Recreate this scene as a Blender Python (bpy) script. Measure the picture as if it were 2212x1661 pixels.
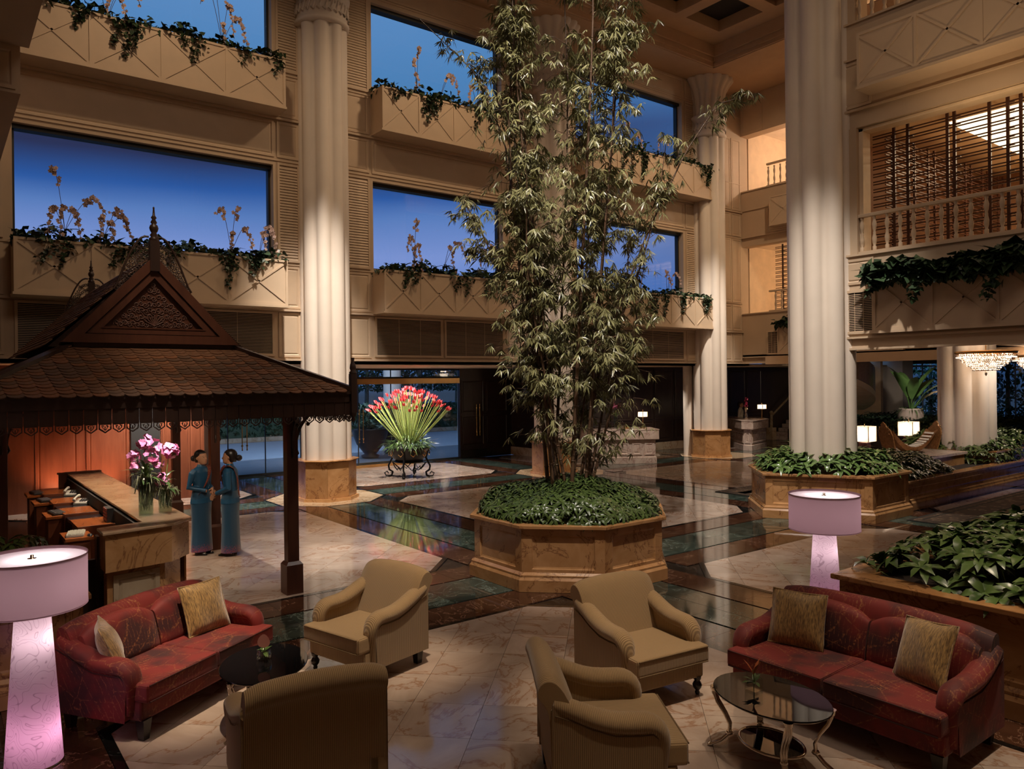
import bpy, bmesh, math, random
from mathutils import Vector, Matrix
R = math.radians; PI = math.pi; sin = math.sin; cos = math.cos
for o in list(bpy.data.objects): bpy.data.objects.remove(o)
S = bpy.context.scene; COL = S.collection
# ---------------------------------------------------------------- camera
H = 2.75; FP = 1640.0; CXP = 1106.0; CYP = 822.0; ROLL = R(0.66); AZ = R(52.6)
FW = (cos(AZ), sin(AZ)); RT = (sin(AZ), -cos(AZ))
cd = bpy.data.cameras.new('camera'); cam = bpy.data.objects.new('camera', cd); COL.objects.link(cam)
cd.sensor_width = 36; cd.sensor_fit = 'HORIZONTAL'; cd.lens = FP/2212*36; cd.shift_y = -(830.5-CYP)/2212; cd.clip_end = 300
r0 = Vector((RT[0], RT[1], 0)); f0 = Vector((FW[0], FW[1], 0)); u0 = Vector((0, 0, 1))
rr = r0*cos(ROLL)-u0*sin(ROLL); uu = u0*cos(ROLL)+r0*sin(ROLL)
cam.matrix_world = Matrix(((rr.x, uu.x, -f0.x, 0), (rr.y, uu.y, -f0.y, 0), (rr.z, uu.z, -f0.z, H), (0, 0, 0, 1)))
S.camera = cam
S.view_settings.view_transform = 'Standard'; S.view_settings.look = 'None'
S.view_settings.exposure = 0.0; S.view_settings.gamma = 1.0; S.view_settings.use_curve_mapping = False
# surveying helpers: a sight line of the photograph meets a known plane of the building
def ray(x, y):
    dx, dy = x-CXP, y-CYP
    a = (dx*cos(ROLL)-dy*sin(ROLL))/FP; b = (dx*sin(ROLL)+dy*cos(ROLL))/FP
    return (FW[0]+RT[0]*a, FW[1]+RT[1]*a, -b)
def fl(x, y, z=0.0):
    d = ray(x, y); t = (z-H)/d[2]; return Vector((d[0]*t, d[1]*t, z))
def wy(x, y, Y):
    d = ray(x, y); t = Y/d[1]; return Vector((d[0]*t, Y, H+d[2]*t))
def wx(x, y, X):
    d = ray(x, y); t = X/d[0]; return Vector((X, d[1]*t, H+d[2]*t))
# ---------------------------------------------------------------- node helpers
def newmat(name):
    m = bpy.data.materials.new(name); m.use_nodes = True
    nt = m.node_tree; b = nt.nodes['Principled BSDF']; return m, nt, b
def N(nt, t, **kw):
    n = nt.nodes.new(t)
    for k, v in kw.items():
        if k.startswith('_'): setattr(n, k[1:], v)
        else: n.inputs[k.replace('__', ' ')].default_value = v
    return n
def L(nt, a, b): nt.links.new(a, b)
def c4(c): return (c[0], c[1], c[2], 1)
def ramp(nt, stops, fac):
    r = nt.nodes.new('ShaderNodeValToRGB'); e = r.color_ramp.elements
    e[0].position = stops[0][0]; e[0].color = c4(stops[0][1]); e[1].position = stops[-1][0]; e[1].color = c4(stops[-1][1])
    for p, c in stops[1:-1]:
        q = e.new(p); q.color = c4(c)
    L(nt, fac, r.inputs[0]); return r.outputs[0]
def mix(nt, fac, a, b, bt='MIX'):
    m = nt.nodes.new('ShaderNodeMix'); m.data_type = 'RGBA'; m.blend_type = bt
    for i, v in ((0, fac), (6, a), (7, b)):
        if isinstance(v, (int, float)): m.inputs[i].default_value = v
        elif isinstance(v, tuple): m.inputs[i].default_value = c4(v)
        else: L(nt, v, m.inputs[i])
    return m.outputs[2]
def coords(nt, kind='Object', scale=(1, 1, 1), rot=(0, 0, 0)):
    t = nt.nodes.new('ShaderNodeTexCoord'); m = nt.nodes.new('ShaderNodeMapping')
    m.inputs['Scale'].default_value = scale; m.inputs['Rotation'].default_value = rot
    L(nt, t.outputs[kind], m.inputs[0]); return m.outputs[0]
def noise(nt, v, s, d=4, r=.55, dist=0.0):
    n = nt.nodes.new('ShaderNodeTexNoise'); n.inputs['Scale'].default_value = s; n.inputs['Detail'].default_value = d
    n.inputs['Roughness'].default_value = r; n.inputs['Distortion'].default_value = dist; L(nt, v, n.inputs['Vector']); return n
def bump(nt, b, h, st=.2, dist=.01):
    n = nt.nodes.new('ShaderNodeBump'); n.inputs['Strength'].default_value = st; n.inputs['Distance'].default_value = dist
    L(nt, h, n.inputs['Height']); L(nt, n.outputs[0], b.inputs['Normal'])
def setp(b, **kw):
    for k, v in kw.items():
        k = k.replace('_', ' ')
        b.inputs[k].default_value = c4(v) if isinstance(v, tuple) and len(v) == 3 else v
def m_plain(name, col, rough=.6, metal=0, var=.08, spec=.5, ns=3.0, bs=0.0):
    m, nt, b = newmat(name); v = coords(nt)
    n = noise(nt, v, ns)
    c = ramp(nt, [(.3, tuple(x*(1-var) for x in col)), (.7, tuple(min(1, x*(1+var)) for x in col))], n.outputs[0])
    L(nt, c, b.inputs['Base Color']); setp(b, Roughness=rough, Metallic=metal); b.inputs['Specular IOR Level'].default_value = spec
    if bs: bump(nt, b, noise(nt, v, ns*30).outputs[0], bs, .004)
    return m
def m_marble(name, lo, hi, vein, rough=.1, s=1.0, vs=1.4, vw=.035, rnd=.12, stretch=(1, 1, 1), kind='Object', vamt=.75):
    m, nt, b = newmat(name); v = coords(nt, kind, stretch)
    oi = nt.nodes.new('ShaderNodeObjectInfo'); va = nt.nodes.new('ShaderNodeVectorMath'); va.operation = 'MULTIPLY_ADD'
    va.inputs[1].default_value = (37, 23, 11); L(nt, oi.outputs['Random'], va.inputs[0]); L(nt, v, va.inputs[2]); v = va.outputs[0]
    n = noise(nt, v, 1.3*s, 8, .6, 1.2)
    c = ramp(nt, [(.3, lo), (.52, tuple((a+d)/2 for a, d in zip(lo, hi))), (.72, hi)], n.outputs[0])
    w = noise(nt, v, vs, 6, .6, 1.5)
    mt = nt.nodes.new('ShaderNodeMath'); mt.operation = 'SUBTRACT'; L(nt, w.outputs[0], mt.inputs[0]); mt.inputs[1].default_value = .5
    ab = nt.nodes.new('ShaderNodeMath'); ab.operation = 'ABSOLUTE'; L(nt, mt.outputs[0], ab.inputs[0])
    vf = ramp(nt, [(0, (vamt,)*3), (vw, (0, 0, 0))], ab.outputs[0])
    c = mix(nt, vf, c, vein)
    hs = nt.nodes.new('ShaderNodeHueSaturation'); L(nt, c, hs.inputs['Color'])
    mr = nt.nodes.new('ShaderNodeMapRange'); L(nt, oi.outputs['Random'], mr.inputs[0]); mr.inputs[3].default_value = 1-rnd; mr.inputs[4].default_value = 1+rnd
    L(nt, mr.outputs[0], hs.inputs['Value']); L(nt, hs.outputs[0], b.inputs['Base Color']); setp(b, Roughness=rough); return m
def m_wood(name, lo, hi, rough=.35, s=1.0, axis=(1, 1, .12)):
    m, nt, b = newmat(name); v = coords(nt, 'Object', tuple(a*s for a in axis))
    n = noise(nt, v, 9, 5, .6, .6)
    c = ramp(nt, [(.3, lo), (.7, hi)], n.outputs[0]); L(nt, c, b.inputs['Base Color']); setp(b, Roughness=rough); return m
def m_emit(name, col, st):
    m, nt, b = newmat(name); setp(b, Base_Color=col, Emission_Color=col, Emission_Strength=st); return m
def m_glass(name, tint=(1, 1, 1), refl=.06, rough=.0):
    m = bpy.data.materials.new(name); m.use_nodes = True; nt = m.node_tree; nt.nodes.clear()
    o = N(nt, 'ShaderNodeOutputMaterial'); t = N(nt, 'ShaderNodeBsdfTransparent', Color=c4(tint)); g = N(nt, 'ShaderNodeBsdfGlossy', Roughness=rough)
    f = N(nt, 'ShaderNodeLayerWeight', Blend=.5); mx = N(nt, 'ShaderNodeMixShader')
    pw = N(nt, 'ShaderNodeMath', _operation='POWER'); L(nt, f.outputs[1], pw.inputs[0]); pw.inputs[1].default_value = 5
    L(nt, N2(nt, pw.outputs[0], .6, refl*.5), mx.inputs[0]); L(nt, t.outputs[0], mx.inputs[1]); L(nt, g.outputs[0], mx.inputs[2]); L(nt, mx.outputs[0], o.inputs[0]); return m
def m_shade(name, col, tr=.6):
    m = bpy.data.materials.new(name); m.use_nodes = True; nt = m.node_tree; nt.nodes.clear()
    o = N(nt, 'ShaderNodeOutputMaterial'); d = N(nt, 'ShaderNodeBsdfDiffuse', Color=c4(col)); t = N(nt, 'ShaderNodeBsdfTranslucent', Color=c4(col))
    mx = N(nt, 'ShaderNodeMixShader', Fac=tr); L(nt, d.outputs[0], mx.inputs[1]); L(nt, t.outputs[0], mx.inputs[2]); L(nt, mx.outputs[0], o.inputs[0]); return m
def m_leaf(name, lo, hi, rough=.35, tr=.15, ns=6.0):
    m, nt, b = newmat(name); g = nt.nodes.new('ShaderNodeNewGeometry')
    n = noise(nt, coords(nt), ns, 2)
    a = nt.nodes.new('ShaderNodeMath'); a.operation = 'MULTIPLY_ADD'; L(nt, g.outputs['Random Per Island'], a.inputs[0]); a.inputs[1].default_value = .6
    L(nt, n.outputs[0], a.inputs[2])
    c = ramp(nt, [(.35, lo), (1.0, hi)], a.outputs[0]); L(nt, c, b.inputs['Base Color']); setp(b, Roughness=rough); return m
# ---------------------------------------------------------------- world: dusk sky with a dark cloud band
def world():
    w = bpy.data.worlds.new('dusk'); S.world = w; w.use_nodes = True; nt = w.node_tree; bg = nt.nodes['Background']
    tc = nt.nodes.new('ShaderNodeTexCoord'); mp = nt.nodes.new('ShaderNodeMapping'); mp.inputs['Scale'].default_value = (1.6, 1.6, 5)
    L(nt, tc.outputs['Generated'], mp.inputs[0]); n = noise(nt, mp.outputs[0], 1.2, 2)
    sp = nt.nodes.new('ShaderNodeSeparateXYZ'); L(nt, tc.outputs['Generated'], sp.inputs[0])
    a = nt.nodes.new('ShaderNodeMath'); a.operation = 'MULTIPLY_ADD'; L(nt, n.outputs[0], a.inputs[0]); a.inputs[1].default_value = .05; L(nt, sp.outputs[2], a.inputs[2])
    # brighter towards the sunset (azimuth of +Y), deeper blue towards +X
    az = nt.nodes.new('ShaderNodeMath'); az.operation = 'SUBTRACT'; L(nt, sp.outputs[1], az.inputs[0]); L(nt, sp.outputs[0], az.inputs[1])
    zf = a.outputs[0]
    base = ramp(nt, [(0, (.03, .05, .09)), (.06, (.06, .17, .45)), (.13, (.08, .20, .56)), (.19, (.20, .30, .66)), (.23, (.10, .21, .52)), (.255, (.025, .10, .36)), (.29, (.024, .032, .09)), (.335, (.03, .045, .12)), (.37, (.07, .22, .48)), (.5, (.12, .28, .58)), (1, (.05, .11, .28))], zf)
    base2 = ramp(nt, [(0, (.02, .04, .08)), (.06, (.02, .07, .22)), (.13, (.035, .10, .33)), (.18, (.03, .07, .18)), (.24, (.025, .05, .12)), (.31, (.06, .19, .5)), (.37, (.03, .10, .33)), (.43, (.04, .14, .36)), (1, (.03, .08, .2))], zf)
    fz = ramp(nt, [(0.2, (1, 1, 1)), (.62, (0, 0, 0))], N2(nt, az.outputs[0], .5, .5))
    L(nt, mix(nt, fz, base, base2), bg.inputs[0]); bg.inputs[1].default_value = 1.0
def N2(nt, v, m_, a_):
    n = nt.nodes.new('ShaderNodeMath'); n.operation = 'MULTIPLY_ADD'; L(nt, v, n.inputs[0]); n.inputs[1].default_value = m_; n.inputs[2].default_value = a_; return n.outputs[0]
world()
# ---------------------------------------------------------------- lights of the hall
def light(kind, name, loc, energy, col=(1, .72, .45), target=None, size=.3, spot=60, blend=.6, sy=None):
    d = bpy.data.lights.new(name, kind); o = bpy.data.objects.new(name, d); COL.objects.link(o)
    o.location = loc; d.energy = energy; d.color = col
    if kind == 'AREA':
        d.size = size
        if sy: d.shape = 'RECTANGLE'; d.size_y = sy
    else: d.shadow_soft_size = size
    if kind == 'SPOT': d.spot_size = R(spot); d.spot_blend = blend
    if target is not None:
        v = Vector(target)-Vector(loc); o.rotation_euler = v.to_track_quat('-Z', 'Y').to_euler()
    return o
WARM = (1, .72, .46); SOFT = (1, .79, .57); WHITE = (1, .91, .82)
def spot(n, loc, tg, e, ang, col=SOFT, bl=.7, r=.12): return light('SPOT', n, loc, e, col, tg, r, ang, bl)
# general ceiling downlights in the coffers
for x, y, tx, ty, tz, e in ((4, 13, 4, 17.3, 6, 700), (11, 13, 10, 17.3, 6, 850), (18, 13, 18, 17.3, 6, 1000), (19, 10, 24, 14, 6, 1100)):
    spot('ceiling_downlight', (x, y, 13.7), (tx, ty, tz), e, 95, WARM, 1, .25)
for x, y, e in ((3, 5, 220), (9, 11, 420), (12, 5, 220)): spot('ceiling_downlight', (x, y, 13.7), (x, y, 0), e, 110, WARM, 1, .25)
# column accents
for cx, cy, sx, sy, e in ((7.48, 17.1, 5.5, 12.5, 12000), (14.7, 17.2, 13, 12.5, 2500), (22.28, 17.1, 18.5, 13, 8000), (14.4, 8.45, 9.0, 5.5, 7500)):
    spot('column_spot', (sx, sy, 13.5), (cx, cy, 1.6), e, 24, WHITE, 1, .15)
# bamboo
spot('bamboo_spot', (3.5, 3.0, 13.2), (7.4, 8.3, 4.2), 5500, 38, WHITE, .8, .08)
spot('bamboo_spot', (10.5, 3.5, 13.2), (7.6, 8.3, 4.5), 1200, 34, WHITE, .9, .08)
spot('planter_spot', (6.6, 7.6, 13.2), (7.3, 8.5, .9), 1500, 10, WHITE, 1, .08)
# seating
spot('seating_spot', (1.4, 5.2, 13.2), (1.9, 6.9, .5), 7500, 10, SOFT, 1)
spot('seating_spot', (3.0, 4.2, 13.2), (3.45, 6.6, .6), 5200, 10, SOFT, 1)
spot('seating_spot', (5.5, 2.0, 13.2), (4.9, 4.5, .6), 4200, 11, SOFT, 1)
spot('seating_spot', (7.5, 1.5, 13.2), (6.0, 2.6, .5), 2600, 12, SOFT, 1)
spot('planter_spot', (7.0, 0.5, 13.2), (8.0, 2.4, 1.0), 2200, 18, SOFT, 1)
# pavilion floor, reception
spot('floor_spot', (5.5, 10.5, 13.2), (5.0, 12.0, 0), 3800, 20, WHITE, .8)
for y in (11.3, 13.0, 14.6): spot('pavilion_downlight', (2.25, y, 2.46), (2.3, y, 1.1), 75, 110, SOFT, .6, .03)
spot('pavilion_downlight', (2.3, 9.95, 2.46), (2.25, 10.4, 1.6), 70, 70, WHITE, .6, .03)
for y in (10.9, 12.4, 13.9): spot('desk_downlight', (1.75, y, 2.46), (1.7, y, .7), 24, 90, SOFT, .6, .03)
for px_ in (128, 235): 
    q_ = wy(px_, 1040, 18.9); spot('wall_uplight', (q_.x, 18.9, .3), (q_.x, 19.4, 1.6), 70, 120, (1, .42, .2), 1, .05)
# entrance
spot('soffit_downlight', (11.2, 19.2, 3.14), (11.2, 19.6, 0), 300, 120, WHITE, .5, .04); spot('soffit_downlight', (4.4, 18.3, 3.14), (4.4, 19.0, 0), 700, 110, WHITE, .5, .04)
spot('flower_spot', (10.0, 18.3, 3.1), (11.0, 19.35, 1.9), 60, 80, WHITE, .5, .03)
spot('desk_spot', (16.9, 15.4, 4.3), (18.0, 17.4, .5), 420, 40, WHITE, .8, .06)
spot('soffit_downlight', (20.6, 18.6, 3.14), (20.6, 18.6, 0), 160, 110, WHITE, .5, .04); spot('soffit_downlight', (25.6, 17.9, 3.4), (25.2, 17.8, 0), 160, 110, WHITE, .5, .04)
spot('attendant_spot', (25.2, 18.2, 3.4), (26.5, 19.2, 1.4), 130, 60, WHITE, .5, .04); spot('stair_spot', (29.0, 18.6, 3.4), (31.5, 18.8, .8), 700, 90, WHITE, .5, .04)
# east lounge
spot('plinth_spot', (17.6, 6.9, 3.4), (19.2, 8.9, 1.0), 130, 70, WHITE, .6, .04); spot('leaf_spot', (21.0, 6.6, 3.4), (21.2, 8.6, .9), 110, 80, WHITE, .6, .04)
spot('lounge_light', (25, 9, 3.4), (25, 9, 0), 120, 130, SOFT, .6, .1); spot('banana_spot', (27.8, 12.6, 3.2), (29.6, 13.8, 1.6), 160, 80, WHITE, .5, .05); spot('lounge_light', (26, 14.5, 3.4), (27, 15.5, 1.5), 90, 130, SOFT, .6, .1)
light('AREA', 'terrace_flood', (37.0, 13, 5.5), 1100, (.35, .62, 1), (41, 13, 2), 3)
light('AREA', 'porch_flood', (11, 24.5, 5.5), 500, (.45, .65, 1), (13, 38, 1.5), 3)
# restaurant and balconies
light('AREA', 'cove_light', (18.2, 2.5, 7.6), 260, (1, .74, .45), (18.2, 2.5, 5), 3.2, sy=8)
light('POINT', 'balcony_light', (26.2, 13, 6.9), 260, (1, .72, .45), None, .2); light('POINT', 'balcony_light', (26.4, 14, 11.2), 300, (1, .78, .6), None, .2)
light('POINT', 'balcony_light', (16.2, 5, 12.0), 80, (1, .66, .36), None, .2)
light('SPOT', 'underbox_light', (13.2, 5.2, 6.2), 90, (1, .7, .4), (13.9, 5.2, 8.2), .1, 120, 1)
spot('gable_spot', (1.0, 3.5, 13.2), (2.2, 10.3, 3.6), 2600, 13, SOFT, 1)
spot('counter_spot', (2.6, 3.8, 13.2), (2.0, 9.7, .8), 2600, 8, WHITE, 1)
spot('pavilion_downlight', (3.2, 11.2, 2.46), (3.6, 12.6, 1.1), 45, 90, SOFT, .8, .05)  # extra unseen spot added to brighten the women's faces
spot('floor_spot', (7.5, 12.0, 13.2), (4.8, 11.3, 0), 2600, 9, WHITE, .5)
light('AREA', 'ceiling_fill', (4.0, 3.0, 13.5), 230, (1, .82, .68), (5.5, 6, 0), 5)  # soft area fill added to lift the dark shadows, no ceiling fixture
spot('seating_spot', (1.2, 2.6, 13.2), (1.9, 4.9, .6), 900, 9, SOFT, 1); spot('seating_spot', (3.0, 0.8, 13.2), (3.7, 3.6, .6), 1800, 9, SOFT, 1)
spot('soffit_downlight', (9.5, 18.7, 3.14), (9.7, 19.0, 0), 600, 110, WHITE, .5, .04); spot('soffit_downlight', (12.6, 20.4, 3.14), (12.4, 20.2, 0), 600, 110, WHITE, .5, .04)
spot('planter_spot', (0.2, 6.5, 13.2), (.1, 8.8, 1.0), 2200, 9, WHITE, 1)  # extra unseen spot added to brighten the leaves at the left edge


# ---------------------------------------------------------------- mesh builder
class MB:
    def __init__(s): s.v = []; s.f = []; s.sm = []
    def add(s, vs, fs, smooth=False):
        o = len(s.v); s.v += [tuple(v) for v in vs]; s.f += [[i+o for i in f] for f in fs]; s.sm += [smooth]*len(fs); return s
    def box(s, x0, y0, z0, x1, y1, z1):
        return s.add([(x0, y0, z0), (x1, y0, z0), (x1, y1, z0), (x0, y1, z0), (x0, y0, z1), (x1, y0, z1), (x1, y1, z1), (x0, y1, z1)],
                     [(3, 2, 1, 0), (4, 5, 6, 7), (0, 1, 5, 4), (1, 2, 6, 5), (2, 3, 7, 6), (3, 0, 4, 7)])
    def obox(s, M, sx, sy, sz):
        vs = [M @ Vector((a*sx/2, b*sy/2, c*sz/2)) for c in (-1, 1) for a, b in ((-1, -1), (1, -1), (1, 1), (-1, 1))]
        return s.add(vs, [(3, 2, 1, 0), (4, 5, 6, 7), (0, 1, 5, 4), (1, 2, 6, 5), (2, 3, 7, 6), (3, 0, 4, 7)])
    def bar(s, p, q, w, h=None, up=(0, 0, 1)):
        p = Vector(p); q = Vector(q); d = (q-p); ln = d.length; d.normalize(); u = Vector(up); sd = d.cross(u)
        if sd.length < 1e-4: sd = d.cross(Vector((1, 0, 0)))
        sd.normalize(); u = sd.cross(d); h = h or w; c = (p+q)/2
        M = Matrix(((d.x, sd.x, u.x, c.x), (d.y, sd.y, u.y, c.y), (d.z, sd.z, u.z, c.z), (0, 0, 0, 1)))
        return s.obox(M, ln, w, h)
    def prism(s, poly, z0, z1, top=None):
        n = len(poly); t = top or poly
        vs = [(p[0], p[1], z0) for p in poly]+[(p[0], p[1], z1) for p in t]
        return s.add(vs, [tuple(range(n-1, -1, -1)), tuple(range(n, 2*n))]+[(i, (i+1) % n, (i+1) % n+n, i+n) for i in range(n)])
    def loft(s, rings, caps=True, smooth=True, closed=False):
        n = len(rings[0]); vs = [p for r in rings for p in r]; fs = []
        m = len(rings)
        for k in range(m-1 if not closed else m):
            a = k*n; b = ((k+1) % m)*n
            fs += [(a+i, a+(i+1) % n, b+(i+1) % n, b+i) for i in range(n)]
        s.add(vs, fs, smooth)
        if caps and not closed:
            s.add(rings[0], [tuple(range(n-1, -1, -1))]); s.add(rings[-1], [tuple(range(n))])
        return s
    def lathe(s, prof, c=(0, 0, 0), n=16, smooth=True, caps=True, sx=1, sy=1):
        rings = [[(c[0]+r*cos(2*PI*i/n)*sx, c[1]+r*sin(2*PI*i/n)*sy, c[2]+z) for i in range(n)] for r, z in prof]
        return s.loft(rings, caps, smooth)
    def tube(s, pts, r, n=6, caps=True, smooth=True):
        pts = [Vector(p) for p in pts]; rs = r if isinstance(r, (list, tuple)) else [r]*len(pts); rings = []
        ref = None
        for i, p in enumerate(pts):
            d = (pts[min(i+1, len(pts)-1)]-pts[max(i-1, 0)]).normalized()
            if ref is None: ref = d.orthogonal().normalized()
            a = (ref-d*ref.dot(d))
            a = a.normalized() if a.length > 1e-4 else d.orthogonal().normalized(); ref = a; b = d.cross(a)
            rings.append([tuple(p+(a*cos(2*PI*k/n)+b*sin(2*PI*k/n))*rs[i]) for k in range(n)])
        return s.loft(rings, caps, smooth)
    def ball(s, c, r, n=10, m=6, sz=1):
        prof = [(max(1e-3, r*sin(PI*k/m)), -r*sz*cos(PI*k/m)) for k in range(m+1)]
        return s.lathe(prof, c, n, True, False)
    def mesh(s, name):
        me = bpy.data.meshes.new(name); me.from_pydata(s.v, [], s.f); me.polygons.foreach_set('use_smooth', s.sm); me.update(); return me
    def build(s, name, m, parent=None, loc=None, bevel=0, sub=0, kind=None, label=None, auto=False):
        me = s.mesh(name)
        if m: me.materials.append(m)
        return link(name, me, parent, loc, bevel, sub, kind, label)
def link(name, me, parent=None, loc=None, bevel=0, sub=0, kind=None, label=None):
    o = bpy.data.objects.new(name, me); COL.objects.link(o)
    if parent: o.parent = parent
    if loc is not None: o.location = loc
    if bevel:
        b = o.modifiers.new('b', 'BEVEL'); b.width = bevel; b.segments = 2; b.limit_method = 'ANGLE'
    if sub:
        b = o.modifiers.new('s', 'SUBSURF'); b.levels = sub; b.render_levels = sub
    if kind: o['kind'] = kind
    if label: o['label'] = label
    return o
def tag(o, label=None, cat=None, group=None, kind=None):
    if label: o['label'] = label
    if cat: o['category'] = cat
    if group: o['group'] = group
    if kind: o['kind'] = kind
    return o
def thing(name, label, cat, loc=(0, 0, 0), rz=0, group=None):
    o = bpy.data.objects.new(name, None); COL.objects.link(o); o.location = loc; o.rotation_euler = (0, 0, rz)
    o.empty_display_size = .1
    return tag(o, label, cat, group)
def struct(name, m, mb, parent=None, **k):
    return mb.build(name, m, parent, kind='structure', **k)
def dup(root, loc, rz, label=None, group=None, sc=None):
    r = root.copy(); COL.objects.link(r); r.location = loc; r.rotation_euler = (0, 0, rz)
    if label: r['label'] = label
    if group: r['group'] = group
    if sc: r.scale = sc if isinstance(sc, tuple) else (sc,)*3
    for ch in list(root.children):
        c = ch.copy(); COL.objects.link(c); c.parent = r
        for g in list(ch.children):
            d = g.copy(); COL.objects.link(d); d.parent = c
    return r
def rect(x0, y0, x1, y1): return [(x0, y0), (x1, y0), (x1, y1), (x0, y1)]
def octa(cx, cy, r, ph=22.5): return [(cx+r*cos(R(ph+45*k)), cy+r*sin(R(ph+45*k))) for k in range(8)]
def inset(poly, d):
    out = []; n = len(poly)
    for i in range(n):
        p0 = Vector(poly[i-1][:2]); p = Vector(poly[i][:2]); p1 = Vector(poly[(i+1) % n][:2])
        a = (p-p0).normalized(); b = (p1-p).normalized(); na = Vector((-a.y, a.x)); nb = Vector((-b.y, b.x))
        m = (na+nb); m = m/max(.2, m.length_squared)*2
        out.append((p.x+m.x*d, p.y+m.y*d))
    return out
def clip(poly, axis_poly):
    # Sutherland-Hodgman, both convex and counter-clockwise
    out = poly
    for i in range(len(axis_poly)):
        a = axis_poly[i]; b = axis_poly[(i+1) % len(axis_poly)]; inp = out; out = []
        if not inp: break
        def side(p): return (b[0]-a[0])*(p[1]-a[1])-(b[1]-a[1])*(p[0]-a[0])
        for j in range(len(inp)):
            p, q = inp[j-1], inp[j]; sp, sq = side(p), side(q)
            if sp >= 0 != sq >= 0 if False else ((sp >= 0) != (sq >= 0)):
                t = sp/(sp-sq); out.append((p[0]+(q[0]-p[0])*t, p[1]+(q[1]-p[1])*t))
            if sq >= 0: out.append(q)
    return out
def area(p): return abs(sum(p[i-1][0]*p[i][1]-p[i][0]*p[i-1][1] for i in range(len(p))))/2 if len(p) > 2 else 0
# ---------------------------------------------------------------- materials
STUC = m_plain('stucco', (.52, .385, .26), .75, var=.05, ns=1.5, bs=.08)
TRIM = m_plain('trim', (.54, .40, .27), .6, var=.04)
COLM = m_plain('column_plaster', (.70, .60, .50), .6, var=.03, ns=2, bs=.05)
CEIL = m_plain('ceiling_plaster', (.52, .34, .20), .8, var=.04)
MLIGHT = m_marble('light_marble', (.38, .28, .22), (.56, .45, .37), (.28, .13, .06), .10, 1.1, .9, .022, .10)
MBEIGE = m_marble('beige_marble', (.42, .30, .18), (.55, .42, .28), (.3, .16, .07), .12)
MGREEN = m_marble('green_marble', (.022, .035, .028), (.07, .10, .08), (.20, .24, .20), .06, 2, 2.2, .02, .35)
MBROWN = m_marble('red_brown_marble', (.045, .018, .010), (.085, .036, .02), (.30, .17, .11), .06, 2, 1.6, .012, .2)
MBLACK = m_marble('black_marble', (.006, .006, .006), (.012, .012, .011), (.12, .11, .10), .07, 2, 2, .01, .1)
MHONEY = m_marble('honey_marble', (.36, .17, .06), (.52, .28, .12), (.14, .05, .02), .16, 1.6, 1.1, .014, .1)
MPALE = m_marble('pale_pink_marble', (.45, .33, .27), (.62, .50, .42), (.25, .12, .10), .2, 1.6, 1.6, .02, .08)
WRED = m_wood('red_brown_wood', (.13, .035, .016), (.19, .06, .028), .32)
WDARK = m_wood('dark_wood', (.018, .009, .006), (.032, .017, .012), .3)
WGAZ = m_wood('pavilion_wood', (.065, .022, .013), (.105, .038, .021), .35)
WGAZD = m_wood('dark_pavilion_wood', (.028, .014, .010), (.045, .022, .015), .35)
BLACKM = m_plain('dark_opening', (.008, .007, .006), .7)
FRAME = m_plain('dark_frame', (.015, .014, .011), .5)
GLASS = m_glass('window_glass')
BRASS = m_plain('brass', (.75, .46, .18), .25, 1)
CHROME = m_plain('polished_nickel', (.75, .66, .54), .12, 1, var=.02)
IRON = m_plain('wrought_iron', (.02, .018, .016), .4, .6)
SOIL = m_plain('soil', (.02, .012, .008), .95)
IVY = m_leaf('ivy_leaf', (.008, .02, .008), (.03, .06, .022), .45)
SCHEF = m_leaf('schefflera_leaf', (.012, .024, .006), (.075, .115, .028), .3)
LILY = m_leaf('lily_leaf', (.018, .05, .012), (.10, .17, .045), .28)
BAMB = m_leaf('bamboo_leaf', (.05, .045, .012), (.26, .25, .11), .3)
CULM = m_plain('bamboo_culm', (.10, .055, .03), .4, var=.3, ns=12)
STEM = m_plain('green_stem', (.16, .22, .06), .5, var=.2)
ORCHW = m_leaf('orchid_petal', (.38, .24, .19), (.60, .42, .36), .6)

# ================================================================ FLOOR
GX = [-.03, 7.42, 14.87, 22.32, 29.8]; GY = [-.4, 8.38, 17.2, 26]
floor = struct('floor', MBLACK, MB().box(-6, -6, -.08, 44, 22.6, -.014))
T = .61; tiles_full = {}
def cell_poly(x0, y0, x1, y1, c=.55):
    return [(x0+c, y0), (x1-c, y0), (x1, y0+c), (x1, y1-c), (x1-c, y1), (x0+c, y1), (x0, y1-c), (x0, y0+c)]
cells = []
for i in range(4):
    for j in range(3):
        x0, x1 = GX[i]+1.13, GX[i+1]-1.13; y0, y1 = GY[j]+1.13, min(GY[j+1]-1.13, 22.3)
        cells.append(cell_poly(x0, y0, x1, y1))
cam_d = lambda c: (c[0]*FW[0]+c[1]*FW[1])
def visible(c):
    f = cam_d(c); r = c[0]*RT[0]+c[1]*RT[1]
    return f > 4.5 and abs(r) < f*.70+1
cand = []
for p in cells:
    xs = [q[0] for q in p]; ys = [q[1] for q in p]; cx, cy = (min(xs)+max(xs))/2, (min(ys)+max(ys))/2
    s2 = T/math.sqrt(2)
    for a in range(-12, 13):
        for b in range(-12, 13):
            ux, uy = cx+(a-b)*s2, cy+(a+b)*s2
            d = s2-.0022
            q = [(ux+d, uy), (ux, uy+d), (ux-d, uy), (ux, uy-d)]
            r = clip(q, inset(p, .001)); ar = area(r)
            if ar > .004:
                c = (sum(t[0] for t in r)/len(r), sum(t[1] for t in r)/len(r))
                cand.append((cam_d(c), visible(c), ar > .36 and len(r) == 4, (ux, uy), r))
near = sorted([k for k in cand if k[1]], key=lambda k: k[0]); sing = near[:300]; ids = set(id(k) for k in sing)
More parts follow.
